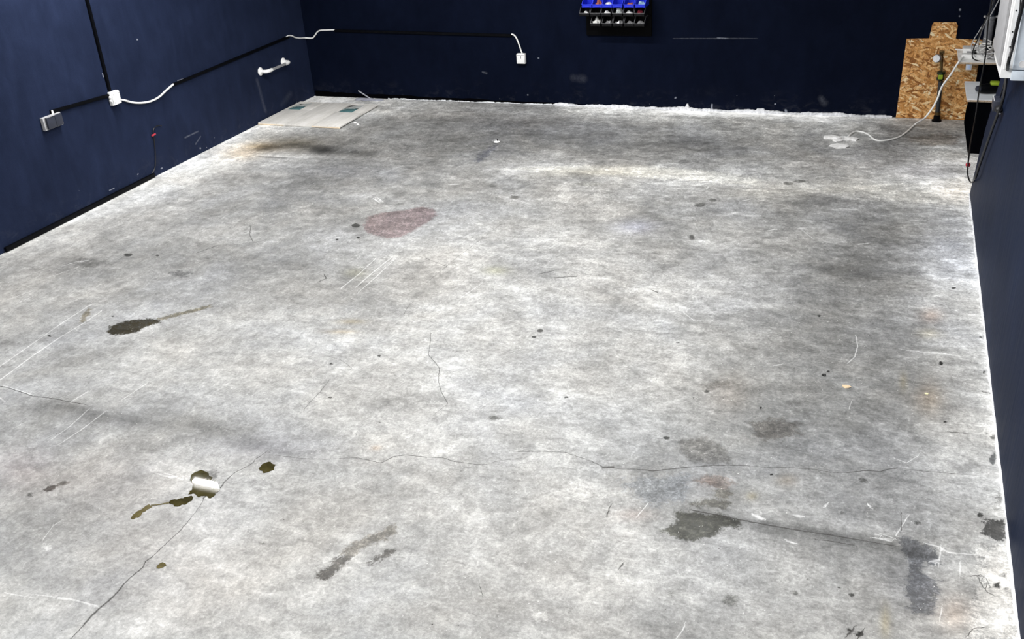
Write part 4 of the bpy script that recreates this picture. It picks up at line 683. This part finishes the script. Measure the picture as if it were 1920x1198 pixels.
def bin_mesh():
    w_, d_, h_, f_, t_ = .098, .165, .078, .030, .0035       # local: back at y = 0, opens toward -y
    body = MB()
    body.box((-w_ / 2, -d_, 0), (w_ / 2, 0, t_)); body.box((-w_ / 2, -t_, 0), (w_ / 2, 0, h_))
    for s in (-1, 1):
        x0 = s * w_ / 2; x1 = s * (w_ / 2 - t_)
        body.prism([(-d_, 0), (0, 0), (0, h_), (-d_ * .62, h_), (-d_, f_)], 0, min(x0, x1), max(x0, x1))
    body.box((-w_ / 2, -d_, 0), (w_ / 2, -d_ + t_, f_))
    lip = MB().box((-w_ / 2 - .001, -d_ - .005, f_ - .004), (w_ / 2 + .001, -d_ + .001, f_ + .001), .001)
    grip = MB().box((-.028, -d_ - .006, .006), (.028, -d_, .016), .002)
    rims = [MB().tube([(s * w_ / 2, -d_, f_), (s * w_ / 2, -d_ * .62, h_), (s * w_ / 2, 0, h_)], .0028, 6) for s in (-1, 1)]
    return (body, lip, grip, *rims)
ORD = ['first', 'second', 'third', 'fourth', 'fifth', 'sixth']; ROW = ['top', 'middle', 'bottom']
proto = {}
m_rimb = plain('blue_bin_rim', (.05, .08, .9), .3); m_rimk = plain('black_bin_rim', (.12, .12, .125), .25)  # paler rim colours carry the bright edge highlights of the bins
bin_pos = {}
for r, (cn_, mt, z, xsr) in enumerate(BINS):
    for k, px in enumerate(xsr):
        x = 3.285 + (px + 9 - 1093.5) * .00529
        lab = '%s open storage bin, %s from left in the %s row' % (cn_, ORD[k], ROW[r]); loc = (x, 9.468, z)
        bin_pos[(r, k)] = loc
        if cn_ not in proto:
            b_ = thing('storage_bin', lab, 'bin', (0, 0, 0), 'storage bins on the wall rack')
            me4 = bin_mesh(); rm = m_rimb if cn_ == 'blue' else m_rimk
            for nm, mb, mm in zip(('body', 'front_lip', 'grip', 'rim', 'rim'), me4, (mt, rm, mt, rm, rm)): mb.build(nm, mm, b_)
            proto[cn_] = b_
        else:
            src_ = proto[cn_]; b_ = src_.copy(); C.objects.link(b_)
            for ch in list(src_.children):
                c2 = ch.copy(); C.objects.link(c2); c2.parent = b_
        b_.location = loc; tag(b_, lab)
def lump(name, label, loc, size, mat, cat, seed):
    rr = random.Random(seed); bm = bmesh.new(); bmesh.ops.create_icosphere(bm, subdivisions=2, radius=1)
    for v in bm.verts:
        k = 1 + rr.uniform(-.28, .28); v.co = Vector((v.co.x * size[0] * k, v.co.y * size[1] * k, max(-.0, v.co.z) * size[2] * k))
    me_ = bpy.data.meshes.new(name); bm.to_mesh(me_); bm.free(); me_.materials.append(mat)
    ob = bpy.data.objects.new(name, me_); C.objects.link(ob); ob.location = loc; return tag(ob, label, cat, 'contents of the storage bins')
m_bag = plain('crumpled_white_bag', (.82, .82, .80), .4); m_clear = plain('clear_bag', (.5, .53, .52), .2, var=.6, scale=120)
m_rust = plain('copper_reel', (.40, .12, .07), .4); m_mix = plain('metal_fittings', (.42, .42, .43), .35, .5, var=.6, scale=200); m_cyan = plain('pale_blue_pieces', (.35, .55, .65), .4)
FR = -.115
for (r, k, nm, lb, sz, mt, cat) in [
    (2, 0, 'plastic_bag', 'crumpled white bag filling the first bin of the bottom row', (.042, .05, .066), m_bag, 'bag'),
    (1, 3, 'plastic_bag', 'clear crinkled bag in the fourth bin of the middle row', (.036, .045, .066), m_clear, 'bag'),
    (0, 1, 'wire_reel', 'copper red reel in the second bin of the top row', (.030, .04, .055), m_rust, 'reel'),
    (0, 2, 'fittings', 'pale fittings in the third bin of the top row', (.034, .04, .035), m_bag, 'hardware'),
    (0, 5, 'fittings', 'pale blue pieces in the sixth bin of the top row', (.034, .04, .045), m_cyan, 'hardware'),
    (0, 4, 'fittings', 'brownish fittings in the fifth bin of the top row', (.032, .04, .035), m_rust, 'hardware'),
    (1, 0, 'fittings', 'small white fittings in the first bin of the middle row', (.030, .035, .030), m_bag, 'hardware'),
    (1, 2, 'fittings', 'white cap and fittings in the third bin of the middle row', (.030, .03, .040), m_bag, 'hardware'),
    (1, 4, 'fittings', 'white folded piece in the fifth bin of the middle row', (.036, .035, .035), m_bag, 'hardware'),
    (1, 5, 'fittings', 'dark red tool handles in the last bin of the middle row', (.034, .04, .050), plain('dark_red_grip', (.16, .02, .03), .4), 'hardware'),
    (2, 1, 'fittings', 'grey metal fittings in the second bin of the bottom row', (.036, .04, .040), m_mix, 'hardware'),
    (2, 2, 'fittings', 'grey metal fittings in the third bin of the bottom row', (.036, .04, .045), m_mix, 'hardware'),
    (2, 3, 'fittings', 'grey and white fittings in the fourth bin of the bottom row', (.036, .04, .040), m_mix, 'hardware'),
    (2, 4, 'fittings', 'small grey fittings in the last bin of the bottom row', (.034, .04, .036), m_mix, 'hardware')]:
    L = bin_pos[(r, k)]; lump(nm, lb, (L[0], L[1] - .105, L[2] + .004), sz, mt, cat, r * 10 + k)

# ================================================================== RIGHT CORNER
def osb():
    n = NT('strand_board'); p = n.pos(); x = n.xyz(p)
    cmb = n.t.nodes.new('ShaderNodeCombineXYZ'); n.lk(x[0], cmb.inputs[0]); n.lk(x[2], cmb.inputs[1]); v2 = cmb.outputs[0]
    cols = []; facs = []
    wv = n.noise(v2, 7, 2, color=True)
    for i, ang in enumerate((0.15, 0.85, -0.65, 1.75, -0.2, 0.5)):
        v = n.map(n.map(n.mix(0.03, v2, wv, 'ADD'), (1, 1, 1), (0, 0, ang)), (13, 62, 1), (0, 0, 0), (i * 3.1, i * 1.7, 0))
        c = n.voro(v, 1.0, out='Color'); e = n.voro(v, 1.0, feat='DISTANCE_TO_EDGE')
        r = n.xyz(c)
        cols.append((n.ramp(r[0], [(0, (.26, .095, .022)), (.3, (.58, .27, .075)), (.65, (.80, .43, .16)), (.88, (.95, .64, .31)), (1, (1.0, .86, .58))]), r[1], e))
    col = cols[0][0]; h = cols[0][1]
    for (c, k, e) in cols[1:]:
        m = n.math('GREATER_THAN', k, 0.62); m = n.mul(m, n.math('GREATER_THAN', e, 0.03)); col = n.mix(m, col, c); h = n.math('MAXIMUM', n.mul(m, k), h)
    dark = n.ramp(n.noise(v2, 60, 4, .7), [(.32, .45), (.52, 1.0)])
    col = n.mix(1.0, col, dark, 'MULTIPLY')
    n.set(color=col, rough=.55, spec=.3); n.bump(h, .4, .003); return n.m
ob_ = [(6.233,9.496,0.0156),(6.243,9.496,0.7199),(6.428,9.496,0.7268),(6.439,9.496,0.8423),(6.449,9.496,0.8652),(6.63,9.496,0.8664),(6.647,9.496,0.8393),(6.645,9.496,0.7294),(6.663,9.496,0.7228),(6.775,9.496,0.7173),(6.817,9.496,-0.0104)]
pts = [(q_[0], q_[2]) for q_ in ob_]; pts[0] = (pts[0][0], .004); pts[-1] = (6.86, .004); pts[-2] = (6.86, pts[-2][1])
tag(MB().prism(pts, 1, 9.497, 9.5115).build('strand_board', osb(), base=(6.5, 9.51, 0)), 'T-shaped chipboard sheet with rounded top fixed to the back wall', 'board')

# riser pipe with valve and gauge on the chipboard
m_brass = plain('aged_brass', (.16, .11, .05), .35, .9, var=.3); m_pipe = plain('dark_pipe', (.045, .048, .055), .4, .4); m_gaugew = plain('gauge_white', (.75, .76, .78), .25)
m_lime = plain('lime_plastic', (.30, .42, .02), .4, var=.2)
g_ = [(6.581,9.44,0.0404),(6.57,9.44,0.3656),(6.564,9.44,0.4131),(6.558,9.44,0.5264),(6.554,9.44,0.5918),(6.545,9.44,0.6243)]
base = (g_[0][0], 9.44, 0)
o = thing('riser_pipe', 'dark riser pipe with lime valve and white gauge on the chipboard', 'pipe', base)
MB().tube([(g_[0][0], 9.44, .02), (g_[1][0], 9.44, g_[1][2])], .020, 12).build('lower_pipe', m_pipe, o)
MB().lathe([(.042, 0), (.042, .012), (.030, .02), (.030, .05), (.022, .055)], (g_[0][0], 9.44, 0.001), n=16).build('foot_flange', m_blackpl, o)
MB().tube([(g_[0][0], 9.44, .06), (g_[0][0], 9.44, .085)], .027, 12).build('union_nut', m_brass, o)
MB().tube([(g_[1][0], 9.44, g_[1][2]), (g_[5][0], 9.44, g_[5][2])], .013, 10).build('upper_pipe', m_brass, o)
vz = g_[2][2]
MB().lathe([(.026, -.04), (.034, -.032), (.034, -.016), (.027, -.012), (.027, .014), (.036, .018), (.036, .036), (.024, .044)], (g_[2][0], 9.435, vz), n=10).build('valve_body', plain('black_green_valve', (.012, .022, .010), .35), o)
MB().box((g_[2][0] - .022, 9.385, vz - .020), (g_[2][0] + .016, 9.405, vz + .018), .006).build('valve_handle', m_lime, o)
for (dx, dz) in ((-.03, .045), (.012, .05), (.03, .048), (-.035, -.01), (.036, .01), (.005, -.045)): MB().lathe([(.006, 0), (.006, .008)], (g_[2][0] + dx, 9.41, vz + dz), (0, -1, 0), 7).build('bolt', m_brass, o)
ga_ = [(6.511,9.36,0.5765)][0]
MB().tube([(g_[3][0], 9.44, ga_[2] - .005), (ga_[0] + .012, 9.39, ga_[2])], .012, 8).build('gauge_stem', m_brass, o)
gx = Vector((-.45, -.85, .12)).normalized()
MB().lathe([(.034, 0), (.036, .004), (.036, .03), (.033, .034)], Vector((ga_[0] + .01, 9.395, ga_[2])), gx, 20).build('gauge_case', plain('gauge_grey', (.32, .33, .36), .3, .6), o)
MB().lathe([(.031, 0), (.031, .003)], Vector((ga_[0] + .01, 9.395, ga_[2])) + gx * .034, gx, 20).build('gauge_dial', m_gaugew, o)
MB().box((g_[5][0] - .02, 9.42, g_[5][2] - .012), (g_[5][0] + .022, 9.46, g_[5][2] + .010), .004).build('pipe_cap', m_brass, o)

# low black cabinet with white top
o = thing('floor_cabinet', 'low black cabinet with a white top standing in the corner recess', 'cabinet', (6.95, 8.95, 0))
m_kcab = plain('black_laminate', (.0018, .002, .003), .9, spec=.0); m_shelfw = plain('white_laminate', (.84, .88, .93), .4, var=.06); m_rawedge = plain('chipboard_edge', (.42, .33, .24), .8, var=.5, scale=90)
MB().prism([(8.53, .001), (9.44, .001), (9.42, .12), (9.10, .437), (8.53, .437)], 0, 6.81, 7.295).build('carcass', m_kcab, o)
MB().box((6.83, 8.522, .02), (7.28, 8.53, .425), .002).build('door', m_kcab, o)
MB().box((6.742, 8.50, .437), (7.295, 9.085, .457)).build('top', m_shelfw, o)
MB().box((6.742, 8.4975, .438), (7.295, 8.50, .452)).build('edge_strip', m_rawedge, o)
# black case on the cabinet
o = thing('black_case', 'black case standing at the back of the low white-topped cabinet', 'case', (7.05, 8.98, .457))
MB().prism([(6.865, .458), (7.29, .458), (7.29, .625), (6.905, .625)], 1, 8.90, 9.07).build('body', m_kcab, o)
MB().box((6.98, 8.893, .55), (7.12, 8.90, .575), .003).build('handle', m_blackpl, o)
# power tool
tp = [(6.858,8.72,0.4912),(6.904,8.72,0.5536),(6.932,8.72,0.4978)]
o = thing('power_tool', 'black cordless tool with lime patches lying on the low cabinet', 'tool', (tp[0][0], 8.70, .457))
bx, bz = tp[0][0], .457
MB().lathe([(.018, -.10), (.034, -.09), (.040, -.04), (.042, .03), (.036, .08), (.02, .10)], (bx + .07, 8.70, bz + .044), (1, .25, .0), 16).build('motor_body', m_blackpl, o)
MB().lathe([(.010, 0), (.022, .006), (.026, .03), (.026, .05)], (bx - .055, 8.668, bz + .044), (1, .25, 0), 14).build('chuck', m_dgrey, o)
MB().tube([(bx + .10, 8.70, bz + .05), (bx + .15, 8.66, bz + .03), (bx + .19, 8.61, bz + .024)], .021, 10, 3).build('grip', m_blackpl, o)
MB().box((bx + .05, 8.67, bz + .072), (bx + .12, 8.74, bz + .098), .010).build('lime_cover', m_lime, o)
MB().box((bx + .115, 8.615, bz + .02), (bx + .15, 8.65, bz + .058), .006).build('lime_trigger', m_lime, o)
# upper shelf
SZ = .655
o = thing('wall_shelf', 'white wall shelf heaped with cables in the corner recess', 'shelf', (6.98, 9.15, SZ))
MB().box((6.665, 8.93, SZ - .018), (7.295, 9.40, SZ)).build('board', plain('shelf_white', (.93, .93, .92), .45, var=.05), o)
MB().box((6.665, 8.928, SZ - .017), (7.295, 8.930, SZ - .003)).build('edge_strip', m_rawedge, o)
for x in (6.78, 7.2): MB().prism([(8.98, SZ - .018), (9.50, SZ - .018), (9.50, SZ - .16), (9.47, SZ - .16)], 0, x, x + .008).build('bracket', m_kcab, o)
# adaptor under the shelf
a_ = [(6.724,8.95,0.6342),(6.769,8.95,0.5865)]
o = thing('socket_adaptor', 'small grey plug adaptor hanging below the front of the white shelf', 'adaptor', ((a_[0][0] + a_[1][0]) / 2, 8.95, a_[1][2]))
MB().box((a_[0][0], 8.935, a_[1][2]), (a_[1][0], 8.97, SZ - .019), .004).build('body', plain('adaptor_grey', (.5, .52, .55), .35), o)
MB().box((a_[0][0] + .012, 8.932, a_[1][2] + .01), (a_[1][0] - .012, 8.936, a_[1][2] + .045), .002).build('label_plate', plain('pale_blue', (.45, .55, .75), .4), o)
# power strip
o = thing('power_strip', 'white power strip with one black plug lying on the cable shelf', 'power strip', (6.78, 9.08, SZ))
MB().box((6.685, 9.03, SZ + .0005), (6.885, 9.10, SZ + .038), .006).build('body', m_white, o)
for k in range(3): MB().lathe([(.022, 0), (.022, .002)], (6.72 + k * .06, 9.065, SZ + .038), (0, 0, 1), 14).build('outlet', m_grey if k else m_white, o)
MB().lathe([(.020, 0), (.020, .012), (.012, .03)], (6.78, 9.065, SZ + .040), (0, 0, 1), 12).build('plug', m_blackcable, o)
o = thing('router', 'flat white router box at the back of the cable shelf', 'router', (6.79, 9.27, SZ))
MB().box((6.70, 9.20, SZ + .0005), (6.87, 9.34, SZ + .05), .008).build('body', m_white, o)
MB().tube([(6.70, 9.25, SZ + .03), (6.64, 9.25, SZ + .032)], .006, 8).build('stub_antenna', m_white, o)
MB().box((6.73, 9.197, SZ + .015), (6.80, 9.20, SZ + .03), .001).build('vent', m_grey, o)
# black pack + vertical pipe at the back
tag(MB().lathe([(.036, 0), (.042, .008), (.042, .10), (.036, .11)], (6.965, 9.23, SZ + .0005), n=20).build('cable_drum', plain('charcoal', (.02, .021, .027), .5), base=(6.965, 9.23, SZ)), 'squat charcoal drum standing among the cables on the shelf', 'drum')
o = thing('drain_pipe', 'grey vertical pipe with clamp rising behind the cable shelf', 'pipe', (6.90, 9.455, .7))
m_gp = plain('grey_pipe', (.20, .21, .23), .3, var=.25, coat=.3)
MB().tube([(6.895, 9.455, SZ + .02), (6.895, 9.455, .90)], .036, 18).build('lower_sleeve', m_gp, o)
MB().tube([(6.895, 9.455, .90), (6.895, 9.455, 2.99)], .026, 16).build('upper_pipe', plain('navy_pipe', (.02, .026, .045), .35), o)
MB().lathe([(.040, 0), (.042, .004), (.042, .020), (.040, .024)], (6.895, 9.455, .905), n=18).build('clamp', m_gp, o)
for s in (-1, 1): MB().lathe([(.009, 0), (.012, .004), (.012, .016), (.006, .02)], (6.895 + s * .048, 9.44, .918), (0, 0, 1), 8).build('clamp_bolt', m_chrome, o)
# leaning stick, red bit
lk = [(6.924,9.15,0.7873),(6.975,9.15,1.055)]
cable('stick', 'thin pale stick leaning up beside the distribution box', [(lk[0][0], 9.15, SZ + .005), lk[0], (lk[1][0] + .02, 9.15, lk[1][2] + .08)], .009, plain('pale_stick', (.62, .58, .54), .5), 0, 'stick')
rd = [(6.974,9.32,0.8411)][0]
tag(MB().box((rd[0] - .012, 9.30, SZ + .001), (rd[0] + .03, 9.34, rd[2] + .05), .006).build('red_bottle', m_red, base=(rd[0], 9.32, SZ)), 'narrow dark red bottle half hidden behind the pale stick', 'bottle')
# cables over the shelf
m_greycable = plain('grey_cable', (.45, .45, .46), .4)
cable('black_cable', 'black cable dropping from above and looping over the cable shelf', [(6.878,8.97,1.179),(6.838,8.97,1.054),(6.804,8.97,0.9353),(6.789,8.97,0.8493),(6.765,8.97,0.7623),(6.762,8.97,0.6966),(6.787,8.97,0.6662),(6.846,8.97,0.6498)], .0048, m_blackcable)
cable('grey_cable', 'pale grey cable dropping from above onto the cable shelf', [(6.904,8.99,1.167),(6.861,8.99,1.042),(6.819,8.99,0.9485),(6.8,8.99,0.8626),(6.795,8.99,0.7845),(6.812,8.99,0.7237),(6.857,8.99,0.6894)], .0042, m_greycable)
cable('pale_cable', 'thin pale cable hanging left of the others down to the shelf', [(6.852,9.02,1.162),(6.849,9.02,1.079),(6.83,9.02,0.9939),(6.789,9.02,0.8909),(6.759,9.02,0.8212),(6.746,9.02,0.7686),(6.761,9.02,0.7162),(6.796,9.02,0.6727)], .0036, m_greycable)
# coil of pale cable on the shelf
pts = []
for k in range(40):
    a = k * .52; r = .085 + .018 * math.sin(k * 1.7); pts.append((6.84 + r * math.cos(a) * .8, 9.10 + r * math.sin(a) * .8, SZ + .05 + .0022 * k + .012 * math.sin(k * 2.3)))
cable('cable_coil', 'loose coil of pale cable heaped on the cable shelf', pts, .0045, m_whitecable, 3)
pts = []
for k in range(22):
    a = k * .6 + 1; r = .075 + .02 * math.sin(k * 1.1); pts.append((6.93 + r * math.cos(a) * .8, 9.02 + r * math.sin(a) * .45, SZ + .012 + .003 * k + .006 * math.sin(k * 2.9)))
cable('cable_coil', 'second pale cable coil nearer the front edge of the shelf', pts, .005, m_greycable, 3)
# long white cable to the floor
wc = [(6.662,8.92,0.6443)]
wd = [(6.638,9.3,0.4584),(6.593,9.3,0.3775)]
wf = [(6.333,9.038),(6.266,8.868),(6.164,8.758),(6.081,8.761),(6.018,8.909),(5.96,8.981),(5.906,8.989),(5.87,8.902),(5.851,8.771)]
p_ = [(6.70, 9.02, SZ + .02), (6.66, 8.92, SZ - .005)]
p_ += [(6.619,8.95,0.5472),(6.572,8.95,0.4602),(6.554,8.95,0.4051)] + [(6.541,8.93,0.3457)] + [(6.51,8.92,0.2596),(6.457,8.92,0.1689)] + [(*[(6.407,9.264)][0], .022)] + [(x, y, .008) for x, y in wf]
p_[-1] = (p_[-1][0], p_[-1][1], .004)
cable('white_cable', 'long white cable running from the shelf across the floor to the plaster', p_, .0078, m_whitecable)

# distribution box on the right wall
YN, YF, XF = 5.60, 6.10, 6.672; ZB = 1.335
m_encl = plain('white_enclosure', (.90, .90, .90), .35, var=.05); m_encl2 = plain('pale_blue_enclosure', (.72, .80, .88), .35, var=.05)
o = thing('distribution_box', 'large white electrical distribution box high on the right wall', 'electrical box', (6.79, 5.85, ZB))
MB().box((XF, YN, ZB), (6.79, YF, 2.15), .012).build('enclosure', m_encl, o)
MB().box((XF - .014, YN + .02, ZB + .06), (XF, YF - .02, 2.12), .006).build('door', plain('door_grey', (.36, .36, .37), .4), o)
ef = [(6.721,5.6,1.409),(6.788,5.6,1.351)]
MB().box((6.722, YN - .035, ZB + .055), (6.789, YN, 2.0), .006).build('side_cover', m_encl2, o)
MB().box((6.722, YN - .028, ZB - .002), (6.789, YN, ZB + .050), .005).build('lower_cover', m_encl2, o)
MB().box((XF + .012, YN - .006, ZB + .05), (XF + .036, YN, 1.98), .003).build('flange_strip', m_encl, o)
for z in (1.50, 1.575, 1.68, 1.80): MB().lathe([(.004, 0), (.004, .003)], (XF + .024, YN - .006, z), (0, -1, 0), 8).build('screw', m_blackcable, o)
MB().lathe([(.018, 0), (.018, .003), (.015, .003), (.015, .001)], (6.765, YN - .035, ZB + .085), (0, -1, 0), 18).build('knockout', m_encl, o)

# plug and cables on the right wall
pg = [(6.77,6.692,0.9603),(6.77,5.969,1.09)]
zc = .985; yc = 6.42
o = thing('wall_plug', 'small black plug block with two pale pins on the right wall', 'plug', (6.79, yc, zc))
MB().box((6.738, yc - .06, zc - .034), (6.79, yc + .07, zc + .030), .004).build('block', m_dgrey, o)
MB().box((6.737, yc - .06, zc + .030), (6.742, yc + .07, zc + .033)).build('top_plate', m_greycable, o)
MB().lathe([(.018, 0), (.022, .01), (.020, .04), (.012, .05)], (6.765, yc - .06, zc - .012), (.1, -1, 0), 12).build('plug_body', m_blackcable, o)
for dz in (-.010, .012): MB().tube([(6.768, yc - .11, zc - .012 + dz), (6.772, yc - .14, zc - .012 + dz)], .005, 8).build('pin', m_chrome, o)

lp = [(6.799,8.4,1.268),(6.797,8.4,1.087),(6.809,8.4,0.9273),(6.816,8.4,0.8051),(6.811,8.4,0.5547),(6.815,8.4,0.3405)] + [(6.77,7.9,0.2822)] + [(6.746,7.55,0.2604),(6.752,7.55,0.1707),(6.771,7.55,0.11),(6.792,7.55,0.0906)]
rp_ = [(6.765,7.024,0.3046),(6.765,6.867,0.4631),(6.765,6.654,0.6542),(6.765,6.458,0.8303),(6.765,6.267,0.9895),(6.765,6.161,1.112)] + [(6.695,5.53,1.422),(6.701,5.53,1.508),(6.705,5.53,1.587),(6.712,5.53,1.678),(6.716,5.53,1.757)]
o = thing('looped_lead', 'long black lead hanging in a loop with a red ring, beside the right wall', 'cable', lp[-1])
MB().tube(lp + rp_[:1], .0055, 8, 5).build('hanging_lead', m_blackcable, o)
MB().tube(rp_, .0085, 8, 5).build('wall_lead', m_blackcable, o)
rr_ = [(6.748,7.55,0.2238)][0]
MB().lathe([(.012, -.012), (.017, -.006), (.017, .006), (.012, .012)], rr_, n=14).build('red_ring', m_red, o)
tl = [(6.702,5.55,1.754),(6.708,5.55,1.682),(6.704,5.55,1.622),(6.708,5.55,1.578),(6.698,5.55,1.536),(6.702,5.55,1.477),(6.695,5.55,1.429)] + [(6.775,6.356,1.144),(6.775,6.392,1.084),(6.775,6.447,1.012)]
cable('thin_cable', 'thin black cable trailing down the distribution box to the wall plug', tl, .0036, m_blackcable)
